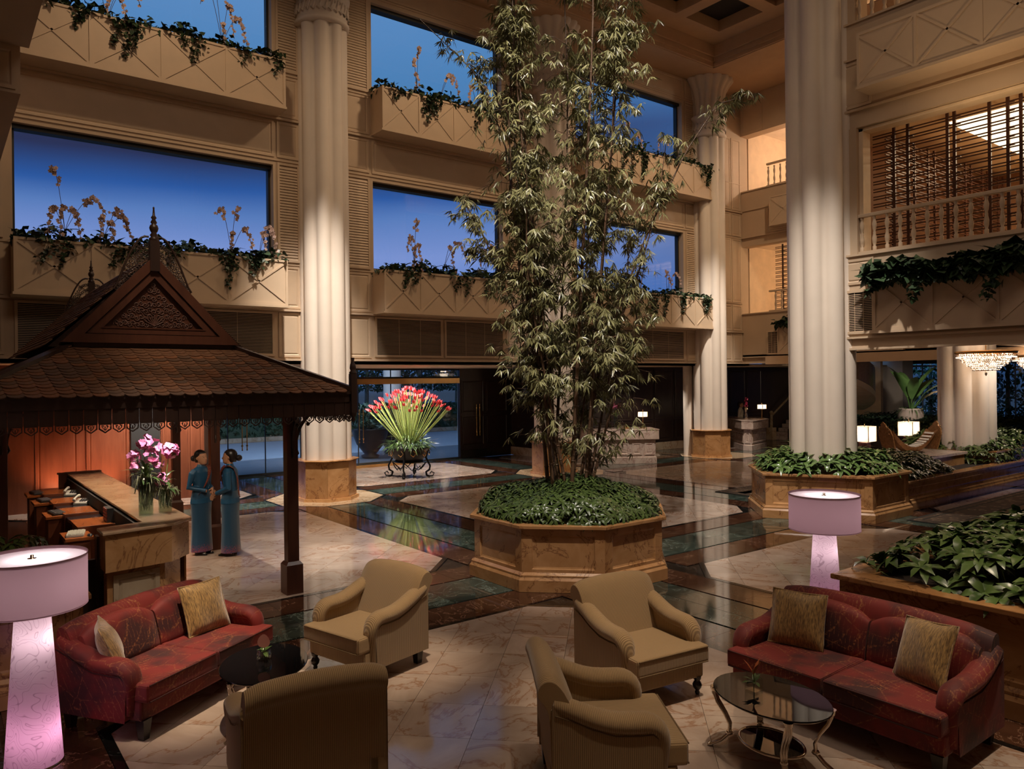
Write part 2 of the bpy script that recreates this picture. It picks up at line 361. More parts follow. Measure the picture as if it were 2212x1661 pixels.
d = T/math.sqrt(2)-.0022; fm = MB().prism([(d, 0), (0, d), (-d, 0), (0, -d)], -.014, 0).mesh('marble_tile'); fm.materials.append(MLIGHT)
for k in sing:
    if k[2]: link('marble_tile', fm, floor, (k[3][0], k[3][1], 0))
    else:
        c = k[3]; MB().prism([(p[0]-c[0], p[1]-c[1]) for p in k[4]], -.014, 0).build('marble_tile', MLIGHT, floor, (c[0], c[1], 0))
rest = MB()
for k in cand:
    if id(k) not in ids: rest.prism(k[4], -.014, 0)
rest.build('far_marble_tiles', MLIGHT, floor, kind='stuff')
bord = MB()
for p in cells:
    o = inset(p, -.075); n = len(p)
    for i in range(n): bord.prism([p[i], o[i], o[(i+1) % n], p[(i+1) % n]][::1] if False else [o[i], o[(i+1) % n], p[(i+1) % n], p[i]], -.014, -.0015)
bord.build('border_strips', MBLACK, floor, kind='stuff')
bt = []; gt = []
for gx in GX:
    y = -4
    while y < 22.3:
        for sx in (-1, 1): bt.append(rect(min(gx+sx*.47, gx+sx*1.05), y, max(gx+sx*.47, gx+sx*1.05), y+.606))
        gt.append(rect(gx-.43, y, gx-.003, y+.606)); gt.append(rect(gx+.003, y, gx+.43, y+.606)); y += .61
for gy in GY[:3]:
    x = -4
    while x < 31:
        if min(abs(x+.3-g) for g in GX) > 1.25:
            for sy in (-1, 1): bt.append(rect(x, min(gy+sy*.47, gy+sy*1.05), x+.606, max(gy+sy*.47, gy+sy*1.05)))
            gt.append(rect(x, gy-.43, x+.606, gy-.003)); gt.append(rect(x, gy+.003, x+.606, gy+.43))
        x += .61
for lst, nm, mt in ((bt, 'red_brown_tile', MBROWN), (gt, 'green_tile', MGREEN)):
    w = sorted([(cam_d((p[0][0]+.3, p[0][1]+.3)), visible((p[0][0]+.3, p[0][1]+.3)), p) for p in lst], key=lambda k: (not k[1], k[0]))
    far = MB()
    for n_, (f, v, p) in enumerate(w):
        if v and n_ < 170: MB().prism([(q[0]-p[0][0], q[1]-p[0][1]) for q in p], -.014, -.004).build(nm, mt, floor, (p[0][0], p[0][1], 0))
        else: far.prism(p, -.014, -.004)
    far.build('far_'+nm+'s', mt, floor, kind='stuff')
def chamf_oct(cx, cy, h, c): return [(cx-c, cy-h), (cx+c, cy-h), (cx+h, cy-c), (cx+h, cy+c), (cx+c, cy+h), (cx-c, cy+h), (cx-h, cy+c), (cx-h, cy-c)]
for gx in GX[1:4]:
    MB().prism(inset(chamf_oct(gx+.06, 17.2, 1.25, .55), -.06), -.014, -.001).build('octagon_border', MBLACK, floor)
    MB().prism(chamf_oct(gx+.06, 17.2, 1.25, .55), -.014, 0).build('octagon_slab', MBEIGE, floor)
# ================================================================ WALLS
YW = 17.3; XE = 24.1; XN = 14.4; ZC = 13.2
wn = MB(); BAYS = [(1.26, 6.33), (8.88, 12.97), (15.8, 20.78)]; WIN = [(5.6, 7.82), (10.2, 12.33)]
edges = [-3]+[e for b in BAYS for e in b]+[24.5]
wn.box(-3, YW, 3.2, 24.5, YW+.35, WIN[0][0]); wn.box(-3, YW, WIN[0][1], 24.5, YW+.35, WIN[1][0]); wn.box(-3, YW, WIN[1][1], 24.5, YW+.35, 14.2)
for k in range(0, len(edges), 2):
    for z0, z1 in WIN: wn.box(edges[k], YW, z0, edges[k+1], YW+.35, z1)
wall_n = struct('wall_north', STUC, wn)
# mouldings running along the wall
def rail(par, p, q, d=.05, h=.05): MB().bar(p, q, d, h).build('moulding', TRIM, par)
segs = [(-3, 1.2), (1.2, 6.4), (6.4, 8.8), (8.8, 13.05), (13.05, 15.7), (15.7, 20.85), (20.85, 24.1)]
for z in (3.30, 4.45, 8.9): rail(wall_n, (-3, YW-.02, z), (24.1, YW-.02, z), .09, .05)
for z in (5.52, 7.93, 9.95, 12.45): rail(wall_n, (-3, YW-.008, z), (24.1, YW-.008, z), .03, .03)
def panel(par, O, U, w, h, t=.03, nm='wall_panel', mt=None):
    # raised panel with a sunk groove: O lower-left corner, U horizontal unit vector, normal = U x Z turned to the hall
    O = Vector(O); U = Vector(U); Nn = U.cross(Vector((0, 0, 1)))
    mb = MB()
    def pt(a, b, c): return O+U*a+Vector((0, 0, b))+Nn*c
    rr_ = [(0, 0, 0), (0, 0, .02), (.05, .05, .02), (.07, .07, .002), (.10, .10, .014)]
    rings = []
    for a, b, c in rr_: rings.append([pt(a, b, c), pt(w-a, b, c), pt(w-a, h-b, c), pt(a, h-b, c)])
    mb.loft(rings, True, False); return mb.build(nm, mt or TRIM, par)
def shutter(par, O, U, w, h, pitch=.066):
    O = Vector(O); U = Vector(U); Nn = U.cross(Vector((0, 0, 1)))
    mb = MB()
    def pt(a, b, c): return O+U*a+Vector((0, 0, b))+Nn*c
    for a0, b0, a1, b1 in ((0, 0, .05, h), (w-.05, 0, w, h), (.05, 0, w-.05, .05), (.05, h-.05, w-.05, h)):
        mb.add([pt(a, b, c) for c in (0, .035) for a, b in ((a0, b0), (a1, b0), (a1, b1), (a0, b1))], [(4, 5, 6, 7), (0, 1, 5, 4), (1, 2, 6, 5), (2, 3, 7, 6), (3, 0, 4, 7)])
    s = mb.build('shutter', TRIM, par)
    sl = MB(); ww = w-.1
    sl.add([U*.05+Nn*.028+Vector((0, 0, 0)), U*(.05+ww)+Nn*.028, U*(.05+ww)+Nn*.004+Vector((0, 0, .07)), U*.05+Nn*.004+Vector((0, 0, .07)),
            U*.05+Nn*.018+Vector((0, 0, -.006)), U*(.05+ww)+Nn*.018+Vector((0, 0, -.006)), U*(.05+ww)-Nn*.004+Vector((0, 0, .062)), U*.05-Nn*.004+Vector((0, 0, .062))],
           [(0, 1, 2, 3), (7, 6, 5, 4), (4, 5, 1, 0), (6, 7, 3, 2)])
    me = sl.mesh('slat'); me.materials.append(TRIM)
    n = int((h-.1)/pitch)
    for k in range(n): link('slat', me, s, (O.x, O.y, O.z+.05+k*pitch))
    return s
def grille(par, O, U, w, h, pitch=.034, nm='vent_grille'):
    O = Vector(O); U = Vector(U); Nn = U.cross(Vector((0, 0, 1))); mb = MB()
    def pt(a, b, c): return O+U*a+Vector((0, 0, b))+Nn*c
    def bx(mb, a0, b0, a1, b1, c0, c1): mb.add([pt(a, b, c) for c in (c0, c1) for a, b in ((a0, b0), (a1, b0), (a1, b1), (a0, b1))], [(3, 2, 1, 0), (4, 5, 6, 7), (0, 1, 5, 4), (1, 2, 6, 5), (2, 3, 7, 6), (3, 0, 4, 7)])
    bx(mb, 0, 0, w, h, .001, .004); g = mb.build(nm, BLACKM, par)
    m2 = MB()
    for k in range(int(h/pitch)): bx(m2, 0, k*pitch, w, k*pitch+.012, .006, .022)
    for a in (w/3, 2*w/3): bx(m2, a-.004, 0, a+.004, h, .02, .026)
    m2.build('vent_louvres', TRIM, g, kind='stuff')
    m3 = MB()
    for a0, b0, a1, b1 in ((-.05, -.05, 0, h+.05), (w, -.05, w+.05, h+.05), (0, -.05, w, 0), (0, h, w, h+.05)): bx(m3, a0, b0, a1, b1, 0, .035)
    m3.build('vent_frame', TRIM, g)
U = (1, 0, 0)
PW = YW-.001
for x0, x1 in ((-.6, 1.1), (6.42, 6.95), (8.05, 8.78), (13.12, 13.75), (14.95, 15.7), (20.9, 21.75)):
    w = x1-x0
    panel(wall_n, (x0, PW, 3.36), U, w, 1.04); panel(wall_n, (x0, PW, 4.5), U, w, .98)
    panel(wall_n, (x0, PW, 8.0), U, w, .84); panel(wall_n, (x0, PW, 8.96), U, w, .95); panel(wall_n, (x0, PW, 12.5), U, w, .66)
    shutter(wall_n, (x0, PW, 5.58), U, w, 2.3); shutter(wall_n, (x0, PW, 10.02), U, w, 2.38)
for x0, x1 in ((22.9, 23.45), (23.5, 24.05)):
    for z0, z1 in ((3.36, 4.4), (4.5, 5.45), (5.55, 7.9), (8, 8.85), (8.96, 11.6)): panel(wall_n, (x0, PW, z0), U, x1-x0, z1-z0)
for x0, x1 in BAYS:
    panel(wall_n, (x0-.02, PW, 8.0), U, x1-x0+.04, .84, nm='wall_panel'); panel(wall_n, (x0-.02, PW, 12.5), U, x1-x0+.04, .66)
    m_ = (x0+x1)/2; n = 2; w = (x1-x0-.1)/2
    grille(wall_n, (x0+.06, PW, 3.43), U, w-.1, .92); grille(wall_n, (m_+.08, PW, 3.43), U, w-.1, .92)
wi = 0
for x0, x1 in BAYS:
    for z0, z1 in WIN:
        wi += 1; fr = MB()
        fr.box(x0, YW+.12, z1-.09, x1, YW+.34, z1); fr.box(x0, YW+.2, z0, x0+.05, YW+.34, z1); fr.box(x1-.05, YW+.2, z0, x1, YW+.34, z1); fr.box(x0, YW+.2, z0, x1, YW+.34, z0+.05)
        w_ = struct('window_%d' % wi, FRAME, fr)
        n = 3; d_ = (x1-x0-.1)/n
        for k in range(n):
            a = x0+.05+k*d_
            MB().box(a+.006, YW+.27, z0+.05, a+d_-.006, YW+.28, z1-.09).build('pane', GLASS, w_)
# underside of the upper wall and north ground floor
soff = struct('trim_1', STUC, MB().box(-3, YW, 3.2, 40, 22.9, 3.27).box(-3, YW-.0, 3.2, 24.1, YW+.12, 3.3))
# ================================================================ CEILING
cb = MB()
TX, TY = 21.05, 16.15
cb.box(TX, -6, ZC, 26, YW+.35, ZC+.3); cb.box(-3, TY, ZC, TX, YW+.35, ZC+.3)
for k, (o, z) in enumerate(((.0, 0), (.07, .12), (.16, .26))):
    cb.box(-3, TY-o-.06, ZC+z+.02, TX-o, TY-o+.01, ZC+.66); cb.box(TX-o-.06, -6, ZC+z+.02, TX-o+.01, TY-o, ZC+.66)
# coffered slab: grid of ribs with dark openings
ceil = struct('ceiling', CEIL, cb)
ox, oy, cw, pit = 20.15, 15.22, 1.62, 2.07
xs = [ox-k*pit for k in range(8)]; ys = [oy-k*pit for k in range(8)]
ZT = ZC+.65; slab = MB(); X0, Y0 = -3, -6
def strips(lo, hi, holes):
    out = []; c = hi
    for h in holes:
        out.append((h, c)); c = h-cw
    out.append((lo, c)); return out
for a, b in strips(X0, TX, xs): slab.box(a, Y0, ZT, b, TY, ZT+.36)
for h in xs:
    for a, b in strips(Y0, TY, ys): slab.box(h-cw, a, ZT, h, b, ZT+.36)
slab.build('coffer_ribs', CEIL, ceil)
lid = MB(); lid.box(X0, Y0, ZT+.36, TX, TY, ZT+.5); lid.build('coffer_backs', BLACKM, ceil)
# ================================================================ COLUMNS
def ring_lobed(cx, cy, z, rc, rl, n=8, seg=8, ph=0, sc=1):
    out = []; dh = PI/n
    for k in range(n):
        for j in range(seg):
            dl = -dh+2*dh*j/seg; r = rc*cos(dl)+math.sqrt(max(1e-6, rl*rl-(rc*sin(dl))**2)); a = ph+2*PI*k/n+dl
            out.append((cx+r*sc*cos(a), cy+r*sc*sin(a), z))
    return out
def pedestal(par, cx, cy, R_, h, z0=0):
    # eight marble slabs, plinth and cap
    base = MB(); base.prism(octa(cx, cy, R_+.06), z0, z0+.07, octa(cx, cy, R_+.05)); base.build('pedestal_base', MHONEY, par)
    n = 8; P = octa(cx, cy, R_)
    for k in range(n):
        a = Vector(P[k]); b = Vector(P[(k+1) % n]); ia = Vector(octa(cx, cy, R_-.06)[k]); ib = Vector(octa(cx, cy, R_-.06)[(k+1) % n]); e = (b-a).normalized()*.002
        MB().prism([tuple(a+e), tuple(b-e), tuple(ib-e), tuple(ia+e)], z0+.07, z0+h-.05).build('pedestal_slab', MHONEY, par)
    MB().prism(octa(cx, cy, R_+.03), z0+h-.05, z0+h-.02).prism(octa(cx, cy, R_+.06), z0+h-.02, z0+h, octa(cx, cy, R_+.05)).build('pedestal_cap', MHONEY, par)
def column(name, label, cx, cy, rad, z0, ztop, ped=None, ph=.2, pedR=.69):
    t = thing(name, label, 'column', (cx, cy, 0), 0)
    f = rad/.61; rc, rl = .42*f, .19*f
    if ped: pedestal(t, 0, 0, pedR, ped)
    rings = [ring_lobed(0, 0, z, rc, rl, ph=ph) for z in (z0, ztop-2.05 if ztop > 10 else ztop)]
    MB().loft(rings, True, True).build('fluted_shaft', COLM, t)
    if ztop > 10:
        z = ztop-2.05
        MB().lathe([(rad-.03, 0), (rad+.05, .03), (rad+.06, .10), (rad+.01, .14), (rad+.01, .62), (rad+.07, .66), (rad+.08, .74), (rad, .78)], (0, 0, z), 40).build('capital_ring', COLM, t)
        g = MB()
        for k in range(28):
            a = 2*PI*k/28; pts = [(cos(a+q*.13)*(rad+.025), sin(a+q*.13)*(rad+.025), z+.38+.14*sin(q*2.6)) for q in (-1, -.5, 0, .5, 1)]
            g.tube(pts, .03, 5)
        g.build('guilloche_band', COLM, t)
        rings = [ring_lobed(0, 0, z+.78+dz, rc*s, rl*s, 16, 6, ph) for dz, s in ((0, .93), (.5, .96), (.85, 1.08), (1.05, 1.28), (1.22, 1.5), (1.27, 1.5))]
        rings = [ring_lobed(0, 0, z+.78+dz, rc*1.2*s, rl*.62*s, 16, 6, ph) for dz, s in ((0, .93), (.5, .96), (.85, 1.08), (1.05, 1.28), (1.22, 1.5), (1.27, 1.5))]
        MB().loft(rings, True, True).build('flared_capital', COLM, t)
    return t
column('fluted_column', 'pale fluted column on honey marble pedestal, behind the wooden pavilion post', 7.48, 17.1, .585, .95, ZC, .95, .35)
column('fluted_column', 'pale fluted column hidden behind the tall bamboo, on marble pedestal', 14.7, 17.2, .6, .95, ZC, .95, .35)
column('fluted_column', 'pale fluted column on honey marble pedestal between the two small marble desks', 21.9, 17.1, .6, .95, ZC, .95, .35)
column('fluted_column', 'large pale fluted column rising from the octagonal planter in front of balconies', 14.4, 8.45, .66, .55, ZC, None, .25)
column('fluted_column', 'short fluted column behind the crystal chandelier, rising out of green leaves', 21.1, 8.4, .66, .6, 3.55, None, .25)
# pilaster shafts behind columns
struct('trim_2', COLM, MB().lathe([(.17, 0), (.17, 3.2)], (21.95, 17.75, 0), 16).lathe([(.17, 0), (.17, 3.2)], (21.6, 17.85, 0), 16))
# ================================================================ EAST WALLS (balcony fronts)
def balusters(par_fn, X, y0, y1, z0, h=.78, name='balustrade', label='', n=None, pitch=.245):
    t = thing(name, label, 'balustrade', (X, (y0+y1)/2, z0))
    yy = (y0+y1)/2
    MB().box(-.05, y0-yy, h-.07, .05, y1-yy, h).build('handrail', TRIM, t, bevel=.012)
    MB().box(-.05, y0-yy, 0, .05, y1-yy, .05).build('bottom_rail', TRIM, t)
    me = MB().lathe([(.038, .05), (.038, .12), (.022, .14), (.04, .2), (.046, .28), (.026, .37), (.03, .39), (.02, .42), (.036, .47), (.046, .56), (.03, .62), (.022, .66), (.036, .68), (.036, .72)], n=8).mesh('baluster'); me.materials.append(TRIM)
    y = y0+.08
    while y < y1-.05:
        link('baluster', me, t, (0, y-yy, 0)); y += pitch
    return t
def lattice(name, label, X, y0, y1, z0, z1, mt, ups=None, rz=0, yy=None, blocks=True):
    yy = (y0+y1)/2 if yy is None else yy; t = thing(name, label, 'screen', (X, yy, z0), rz); h = z1-z0
    if rz: t.location = (X, y1, z0); yy = y1
    if ups is None:
        y = y1-.3; k = 0; ups = []
        while y > y0: ups.append(y); y -= (.30 if k % 2 else .62); k += 1
    for u in ups: MB().box(-.02, u-yy-.026, 0, .02, u-yy+.026, h).build('upright', mt, t)
    z = .06; k = 0
    while z < h-.02:
        MB().box(-.012, y0-yy, z, .012, y1-yy, z+.02).build('cross_bar', mt, t); z += (.052 if k % 2 == 0 else .098); k += 1
    bl = MB()
    for u in ups[::2]:
        z = .1
        while z < h-.1: bl.box(-.03, u-yy-.10, z, .03, u-yy+.02, z+.022); z += .15
    bl.build('lattice_blocks', mt, t, kind='stuff'); return t
LATT = m_wood('lattice_wood', (.05, .018, .010), (.09, .032, .018), .35)
def east_front(name, X, y0, y1, far=False):
    b = MB()
    D = .45
    b.box(X+.03, y0, 3.29, X+D, y1, 3.51); b.box(X, y0, 3.51, X+D, y1, 5.12)
    b.box(X+.04, y0, 7.62, X+D, y1, 7.95); b.box(X, y0, 7.95, X+D, y1, 9.64)
    if far:
        b.box(X, y0, 11.75, X+D, y1, ZC)
    w = struct(name, STUC, b)
    for z in (3.51, 7.95, 8.95, 9.66, 5.12): rail(w, (X-.02, y0, z), (X-.02, y1, z), .05, .04)
    rail(w, (X+.01, y0, 3.29), (X+.01, y1, 3.29), .05, .04)
    return w
we = east_front('wall_east', XE, 6, YW, True)

wnr = east_front('wall_right', XN, -3, 8.0)
struct('trim_4', STUC, MB().box(XN+.02, 7.68, 5.12, XN+.5, 8.0, 7.62).box(XN+.02, 7.68, 9.64, XN+.5, 8.0, ZC))
struct('trim_5', m_plain('light_jamb', (.8, .62, .42), .6), MB().box(XN+.12, 7.6, 5.12, XN+.4, 7.68, 7.6).box(XN+.12, -3, 7.55, XN+.4, 7.68, 7.61))
UE = (0, -1, 0)
def box_panels(par, X, ya, yb, z0, z1, n, nm='cross_panel'): pass
# side panels and vents
grille(wnr, (XN-.001, 7.9, 3.63), UE, .52, .76); panel(wnr, (XN-.001, 7.97, 8.0), UE, .62, .9); panel(wnr, (XN-.001, 7.97, 4.55), UE, .62, .5)
grille(we, (XE-.001, 16.2, 3.63), UE, .42, .76); panel(we, (XE-.001, 16.2, 8.0), UE, .9, .9)
panel(we, (XE-.001, 17.25, 11.8), UE, .9, 1.3)
# window boxes --------------------------------------------------
def window_box(label, O, U, w, h, d, n, group=None, slope=True):
    O = Vector(O); U = Vector(U); Nn = U.cross(Vector((0, 0, 1))); a = math.atan2(U.y, U.x)
    t = thing('window_box', label, 'planter', tuple(O), a)
    # local: x along, -y outward
    b = MB(); b.box(0, -d, 0, w, -d+.05, h); b.box(0, -d+.05, 0, .05, 0, h); b.box(w-.05, -d+.05, 0, w, 0, h); b.box(.05, -d+.05, 0, w-.05, 0, h-.14)
    b.build('trough', TRIM, t)
    MB().box(-.02, -d-.03, -.05, w+.02, 0, 0).build('ledge', TRIM, t)
    MB().box(.05, -d+.05, h-.14, w-.05, 0, h-.06).build('soil', SOIL, t)
    tw = .05; pw = w/n
    tr = MB(); 
    for k in range(n+1):
        x = min(max(k*pw, tw/2), w-tw/2); tr.box(x-tw/2, -d-.018, 0, x+tw/2, -d, h)
    tr.box(0, -d-.016, 0, w, -d, tw); tr.box(0, -d-.016, h-tw, w, -d, h); tr.build('frame_trim', TRIM, t)
    for k in range(n):
        for s in (0, 1):
            p = (k*pw+tw/2, -d-.007, tw if s else h-tw); q = ((k+1)*pw-tw/2, -d-.007, h-tw if s else tw)
            MB().bar(p, q, .014, .04, up=(0, 0, 1)).build('diagonal_trim', TRIM, t)
    return t
wb = []
names = ['first bay from the left', 'middle bay beside the fluted column', 'third bay behind the bamboo']
for k, (x0, x1) in enumerate(BAYS):
    wb.append(window_box('cream planter box with cross trim under the lower window, '+names[k], (x0-.04, YW, 4.5), (1, 0, 0), x1-x0+.12+(1.0 if k == 2 else 0), 1.02, .62, 4 if k < 2 else 5))
    wb.append(window_box('cream planter box with cross trim under the upper window, '+names[k], (x0-.04, YW, 8.98), (1, 0, 0), x1-x0+.12+(1.0 if k == 2 else 0), 1.05, .62, 4 if k < 2 else 5))
be1 = window_box('cream planter box with trailing ivy on the right balcony front', (XN, 7.32, 3.62), (0, -1, 0), 6.4, 1.0, .1, 6)
be2 = window_box('cream box with cross trim and lit underside above the slatted screen', (XN, 7.37, 8.2), (0, -1, 0), 6.4, 1.0, .5, 6)
be3 = window_box('small cream planter box with ivy on the far balcony front', (XE, 15.75, 3.62), (0, -1, 0), 4.4, 1.0, .12, 4)
be4 = window_box('cream box with cross trim on the far upper balcony front', (XE, 15.9, 8.2), (0, -1, 0), 4.4, 1.0, .3, 4)
balusters(None, XN+.1, -2.5, 7.72, 5.14, .78, 'balustrade', 'cream turned balustrade of the right balcony before the slatted screen')
balusters(None, XN+.1, -2.5, 7.72, 9.68, .9, 'balustrade', 'cream turned balustrade at the top right of the hall')
balusters(None, XE+.1, 9, 16.2, 5.14, .78, 'balustrade', 'small cream balustrade before the far glowing lattice window')
balusters(None, XE+.1, 9, 16.25, 9.68, .85, 'balustrade', 'small cream balustrade of the far upper balcony with the wall lamp')
_u = [wx(q_, 400, XN+.55).y for q_ in (1866, 1932, 1962, 2048, 2063, 2139, 2179)]
lattice('slatted_screen', 'dark wooden slatted screen across the right balcony opening', XN+.55, -2.5, 7.62, 5.14, 7.6, LATT, _u+[_u[-1]-k*.35-.2 for k in range(14)])
lattice('slatted_screen', 'slatted screen running back into the restaurant at the left of the opening', XN+.7, 1.6, 7.45, 5.14, 7.6, LATT, None, PI/2)
lattice('slatted_screen', 'small dark slatted screen in the far balcony opening', XE+.5, 9, 16.2, 5.14, 7.6, LATT)
# rooms behind the balconies
CRM = m_plain('room_cream', (.7, .52, .34), .7); CRW = m_plain('room_white_ceiling', (.8, .68, .55), .7)
struct('wall_restaurant', m_plain('restaurant_orange_wall', (.22, .10, .045), .6), MB().box(21.2, -3, 5.0, 21.4, 8.4, 8.2).box(14.9, 8.3, 5.0, 21.4, 8.4, 8.2))
struct('floor_balcony', MBEIGE, MB().box(XN+.45, -3, 5.0, 21.4, 8.4, 5.1).box(XE+.45, 8, 5.0, 29, YW, 5.1).box(XE+.45, 8, 9.5, 29, YW, 9.6).box(XN+.45, -3, 9.5, 18, 8.4, 9.6))
struct('ceiling_restaurant', CRM, MB().box(XN+.45, -3, 7.95, 21.4, 8.4, 8.1).box(XN+.45, -3, 7.72, 16.2, 8.4, 7.95).box(20.4, -3, 7.72, 21.4, 8.4, 7.95))
lp_ = thing('ceiling_light', 'long glowing recessed ceiling light in the restaurant', 'ceiling light', (18.2, 5.6, 7.7)); MB().box(-2.3, -1.2, 0, 2.6, 1.0, .03).build('luminous_panel', m_emit('luminous', (1, .78, .5), 2.2), lp_)
wlp = thing('wall_lamp', 'glowing wall lamp on the far upper balcony', 'lamp', (28.78, 16.4, 11.0)); MB().lathe([(.06, 0), (.14, .25)], n=12).build('shade', m_emit('lit_glass_shade', (1, .75, .45), 3), wlp)
struct('wall_far_room', CRM, MB().box(28.8, 8, 5.0, 29, YW, 13).box(XE+.45, YW-.02, 5.0, 29, YW+.2, 13))
struct('ceiling_far_room', CRW, MB().box(XE+.45, 8, 7.7, 29, YW, 7.85).box(XE+.45, 8, 12.1, 29, YW, 12.3))
struct('wall_top_room', CRM, MB().box(17.5, -3, 9.6, 17.7, 8.4, 13.2))
# west wall masses seen at the upper left edge
struct('wall_west', STUC, MB().box(-3, 13, 6.97, 1.06, YW, 9).box(-3, 4, 7.66, 1.17, 13.0, 11))
we_p = bpy.data.objects['wall_west']
panel(we_p, (.2, 12.998, 7.02), (1, 0, 0), .8, .6)
struct('ceiling_lounge', CEIL, MB().box(XN+.3, -6, 3.52, XE, 8.0, 3.6).box(XE, -6, 3.52, 44, YW, 3.6).box(XN+.45, -6, 3.3, XN+.9, 8.0, 3.52).box(23.9, -6, 3.23, 24.3, 16.2, 3.52))

# ================================================================ GROUND FLOOR NORTH SIDE
YG = 22.6
def brick_wall(*a): pass
gw = struct('window_7', FRAME, MB().box(4.9, YG, 0, 14.9, YG+.06, .06).box(4.9, YG, 2.86, 14.9, YG+.08, 2.92).box(4.9, YG, 3.14, 14.9, YG+.08, 3.2))
MB().box(4.9, YG-.05, 2.68, 14.9, YG+.1, 2.86).build('brass_header', BRASS, gw)
x = 4.95
for w_ in (1.9, 1.1, 1.1, 1.95, 1.2, 1.2, 1.4):
    MB().box(x+.01, YG+.03, .06, x+w_-.01, YG+.04, 2.68).build('pane', GLASS, gw)
    MB().box(x+.01, YG+.03, 2.92, x+w_-.01, YG+.04, 3.14).build('pane', GLASS, gw)
    MB().box(x-.012, YG+.02, .06, x+.012, YG+.06, 3.14).build('mullion', FRAME, gw); x += w_
MB().box(10.4, YG-.35, 0, 12.9, YG+.3, .09).build('brass_threshold', BRASS, gw)
def pull(par, x, y, z0, z1):
    mb = MB()
    for dx in (-.07, .07):
        mb.tube([(x+dx, y-.09, z0), (x+dx, y-.09, z1)], .016, 8)
        for z in (z0+.12, z1-.12): mb.lathe([(.03, -.02), (.034, 0), (.03, .02)], (x+dx, y-.09, z), 8); mb.tube([(x+dx, y-.09, z), (x+dx, y, z)], .01, 6)
        for z in (z0, z1): mb.ball((x+dx, y-.09, z), .024, 8, 5)
    mb.build('pull_handle', BRASS, par)
for px, yy in ((526, 0), (778, 0)):
    p = wy(px, 930, YG); pull(gw, p.x, YG, .8, 1.85)
d1 = struct('door_1', WDARK, MB().box(14.9, YG-.05, 0, 17.2, YG+.1, 3.2))
for a, b in ((14.95, 15.95), (16.0, 17.0)):
    panel(d1, (a, YG-.051, .42), (1, 0, 0), b-a, 1.1, nm='door_panel', mt=WDARK); panel(d1, (a, YG-.051, 1.6), (1, 0, 0), b-a, 1.2, nm='door_panel', mt=WDARK)
    MB().box(a, YG-.07, .02, b, YG-.05, .3).build('kick_plate', m_plain('dark_bronze', (.05, .045, .03), .25, .8), d1)
p = wy(1030, 900, YG-.05); pull(d1, p.x, YG-.05, .8, 1.9)
nw = struct('wall_lobby', WDARK, MB().box(17.2, 19.9, 0, 17.35, YG, 3.2).box(17.2, 19.9, 0, 29.4, 20.1, 3.2).box(29.4, 19.9, 0, 34, 20.1, 3.5))
MB().box(17.15, 19.86, 0, 29.4, 19.9, .3).box(17.15, 19.9, 0, 17.2, YG, .3).build('stone_skirting', MBEIGE, nw)
x = 17.4
while x < 29:
    panel(nw, (x, 19.899, .36), (1, 0, 0), 1.1, .8, nm='wood_panel', mt=WDARK); panel(nw, (x, 19.899, 1.2), (1, 0, 0), 1.1, 1.9, nm='wood_panel', mt=WDARK); x += 1.17
d2 = struct('door_2', BLACKM, MB().box(24.6, 19.84, 0, 25.9, 19.89, 2.35)); MB().box(24.5, 19.83, 0, 24.6, 19.9, 2.45).box(25.9, 19.83, 0, 26.0, 19.9, 2.45).box(24.6, 19.83, 2.35, 25.9, 19.9, 2.45).build('door_frame', WDARK, d2)
# wood wall behind the reception
rw = struct('wall_reception', WRED, MB().box(-3, 19.4, 0, 5.6, 19.6, 3.2))
def rx(px): return wy(px, 930, 19.4).x
for a, b, nm_ in ((75, 170, 'wood_panel'), (186, 278, 'wood_panel'), (405, 440, 'wood_panel')):
    panel(rw, (rx(a), 19.399, .25), (1, 0, 0), rx(b)-rx(a), 2.6, nm='wood_panel', mt=WRED)
d3 = struct('door_3', BLACKM, MB().box(rx(282), 19.36, 0, rx(345), 19.39, 2.5)); MB().box(rx(347), 19.35, .02, rx(380), 19.39, 2.4).build('door_leaf', WRED, d3)
panel(d3, (rx(349), 19.349, .2), (1, 0, 0), rx(378)-rx(349), 1.0, nm='door_panel', mt=WRED); panel(d3, (rx(349), 19.349, 1.3), (1, 0, 0), rx(378)-rx(349), .95, nm='door_panel', mt=WRED)
MB().box(rx(440), 19.36, 0, rx(470), 19.4, 3.2).build('dark_wood_pier', WDARK, rw)
cb_ = thing('cabinet', 'tall dark wooden cabinet at the left end of the reception wall', 'cabinet', (-.6, 18.7, 0))
MB().box(-1.6, 0, 0, 1.45, .65, 2.9).build('body', WDARK, cb_)
for k in range(5):
    dd = MB().box(-1.55+k*.6, -.03, .08, -1.0+k*.6, 0, 2.8).build('door', WDARK, cb_, bevel=.01)
    MB().ball((-1.06+k*.6, -.06, 1.2), .03, 8, 5).build('knob', BRASS, dd)
# ---------------------------------------------------------------- outside
EXT = m_plain('outside_paving', (.18, .19, .2), .6); ROAD = m_plain('pale_driveway', (.5, .5, .5), .5, var=.05)
struct('trim_6', EXT, MB().box(-20, YG+.1, -.1, 70, 90, -.02)); struct('trim_7', ROAD, MB().box(-20, 27.5, -.02, 70, 35.5, 0))
struct('trim_8', MBEIGE, MB().box(-20, 35.6, 0, 70, 35.9, .22))
rnd = random.Random(5)
def leafquad(mb, c, s, r_):
    n = Vector((r_.uniform(-1, 1), r_.uniform(-1, 1), r_.uniform(-.6, 1))).normalized(); a = n.orthogonal().normalized(); b = n.cross(a)
    t = r_.uniform(0, 6.28); u = a*cos(t)+b*sin(t); v = n.cross(u)
    c = Vector(c); mb.add([c-u*s, c+v*s*.4, c+u*s, c-v*s*.4], [(0, 1, 2, 3)])
HEDGE = m_leaf('hedge_leaf', (.012, .03, .012), (.05, .09, .04), .5)
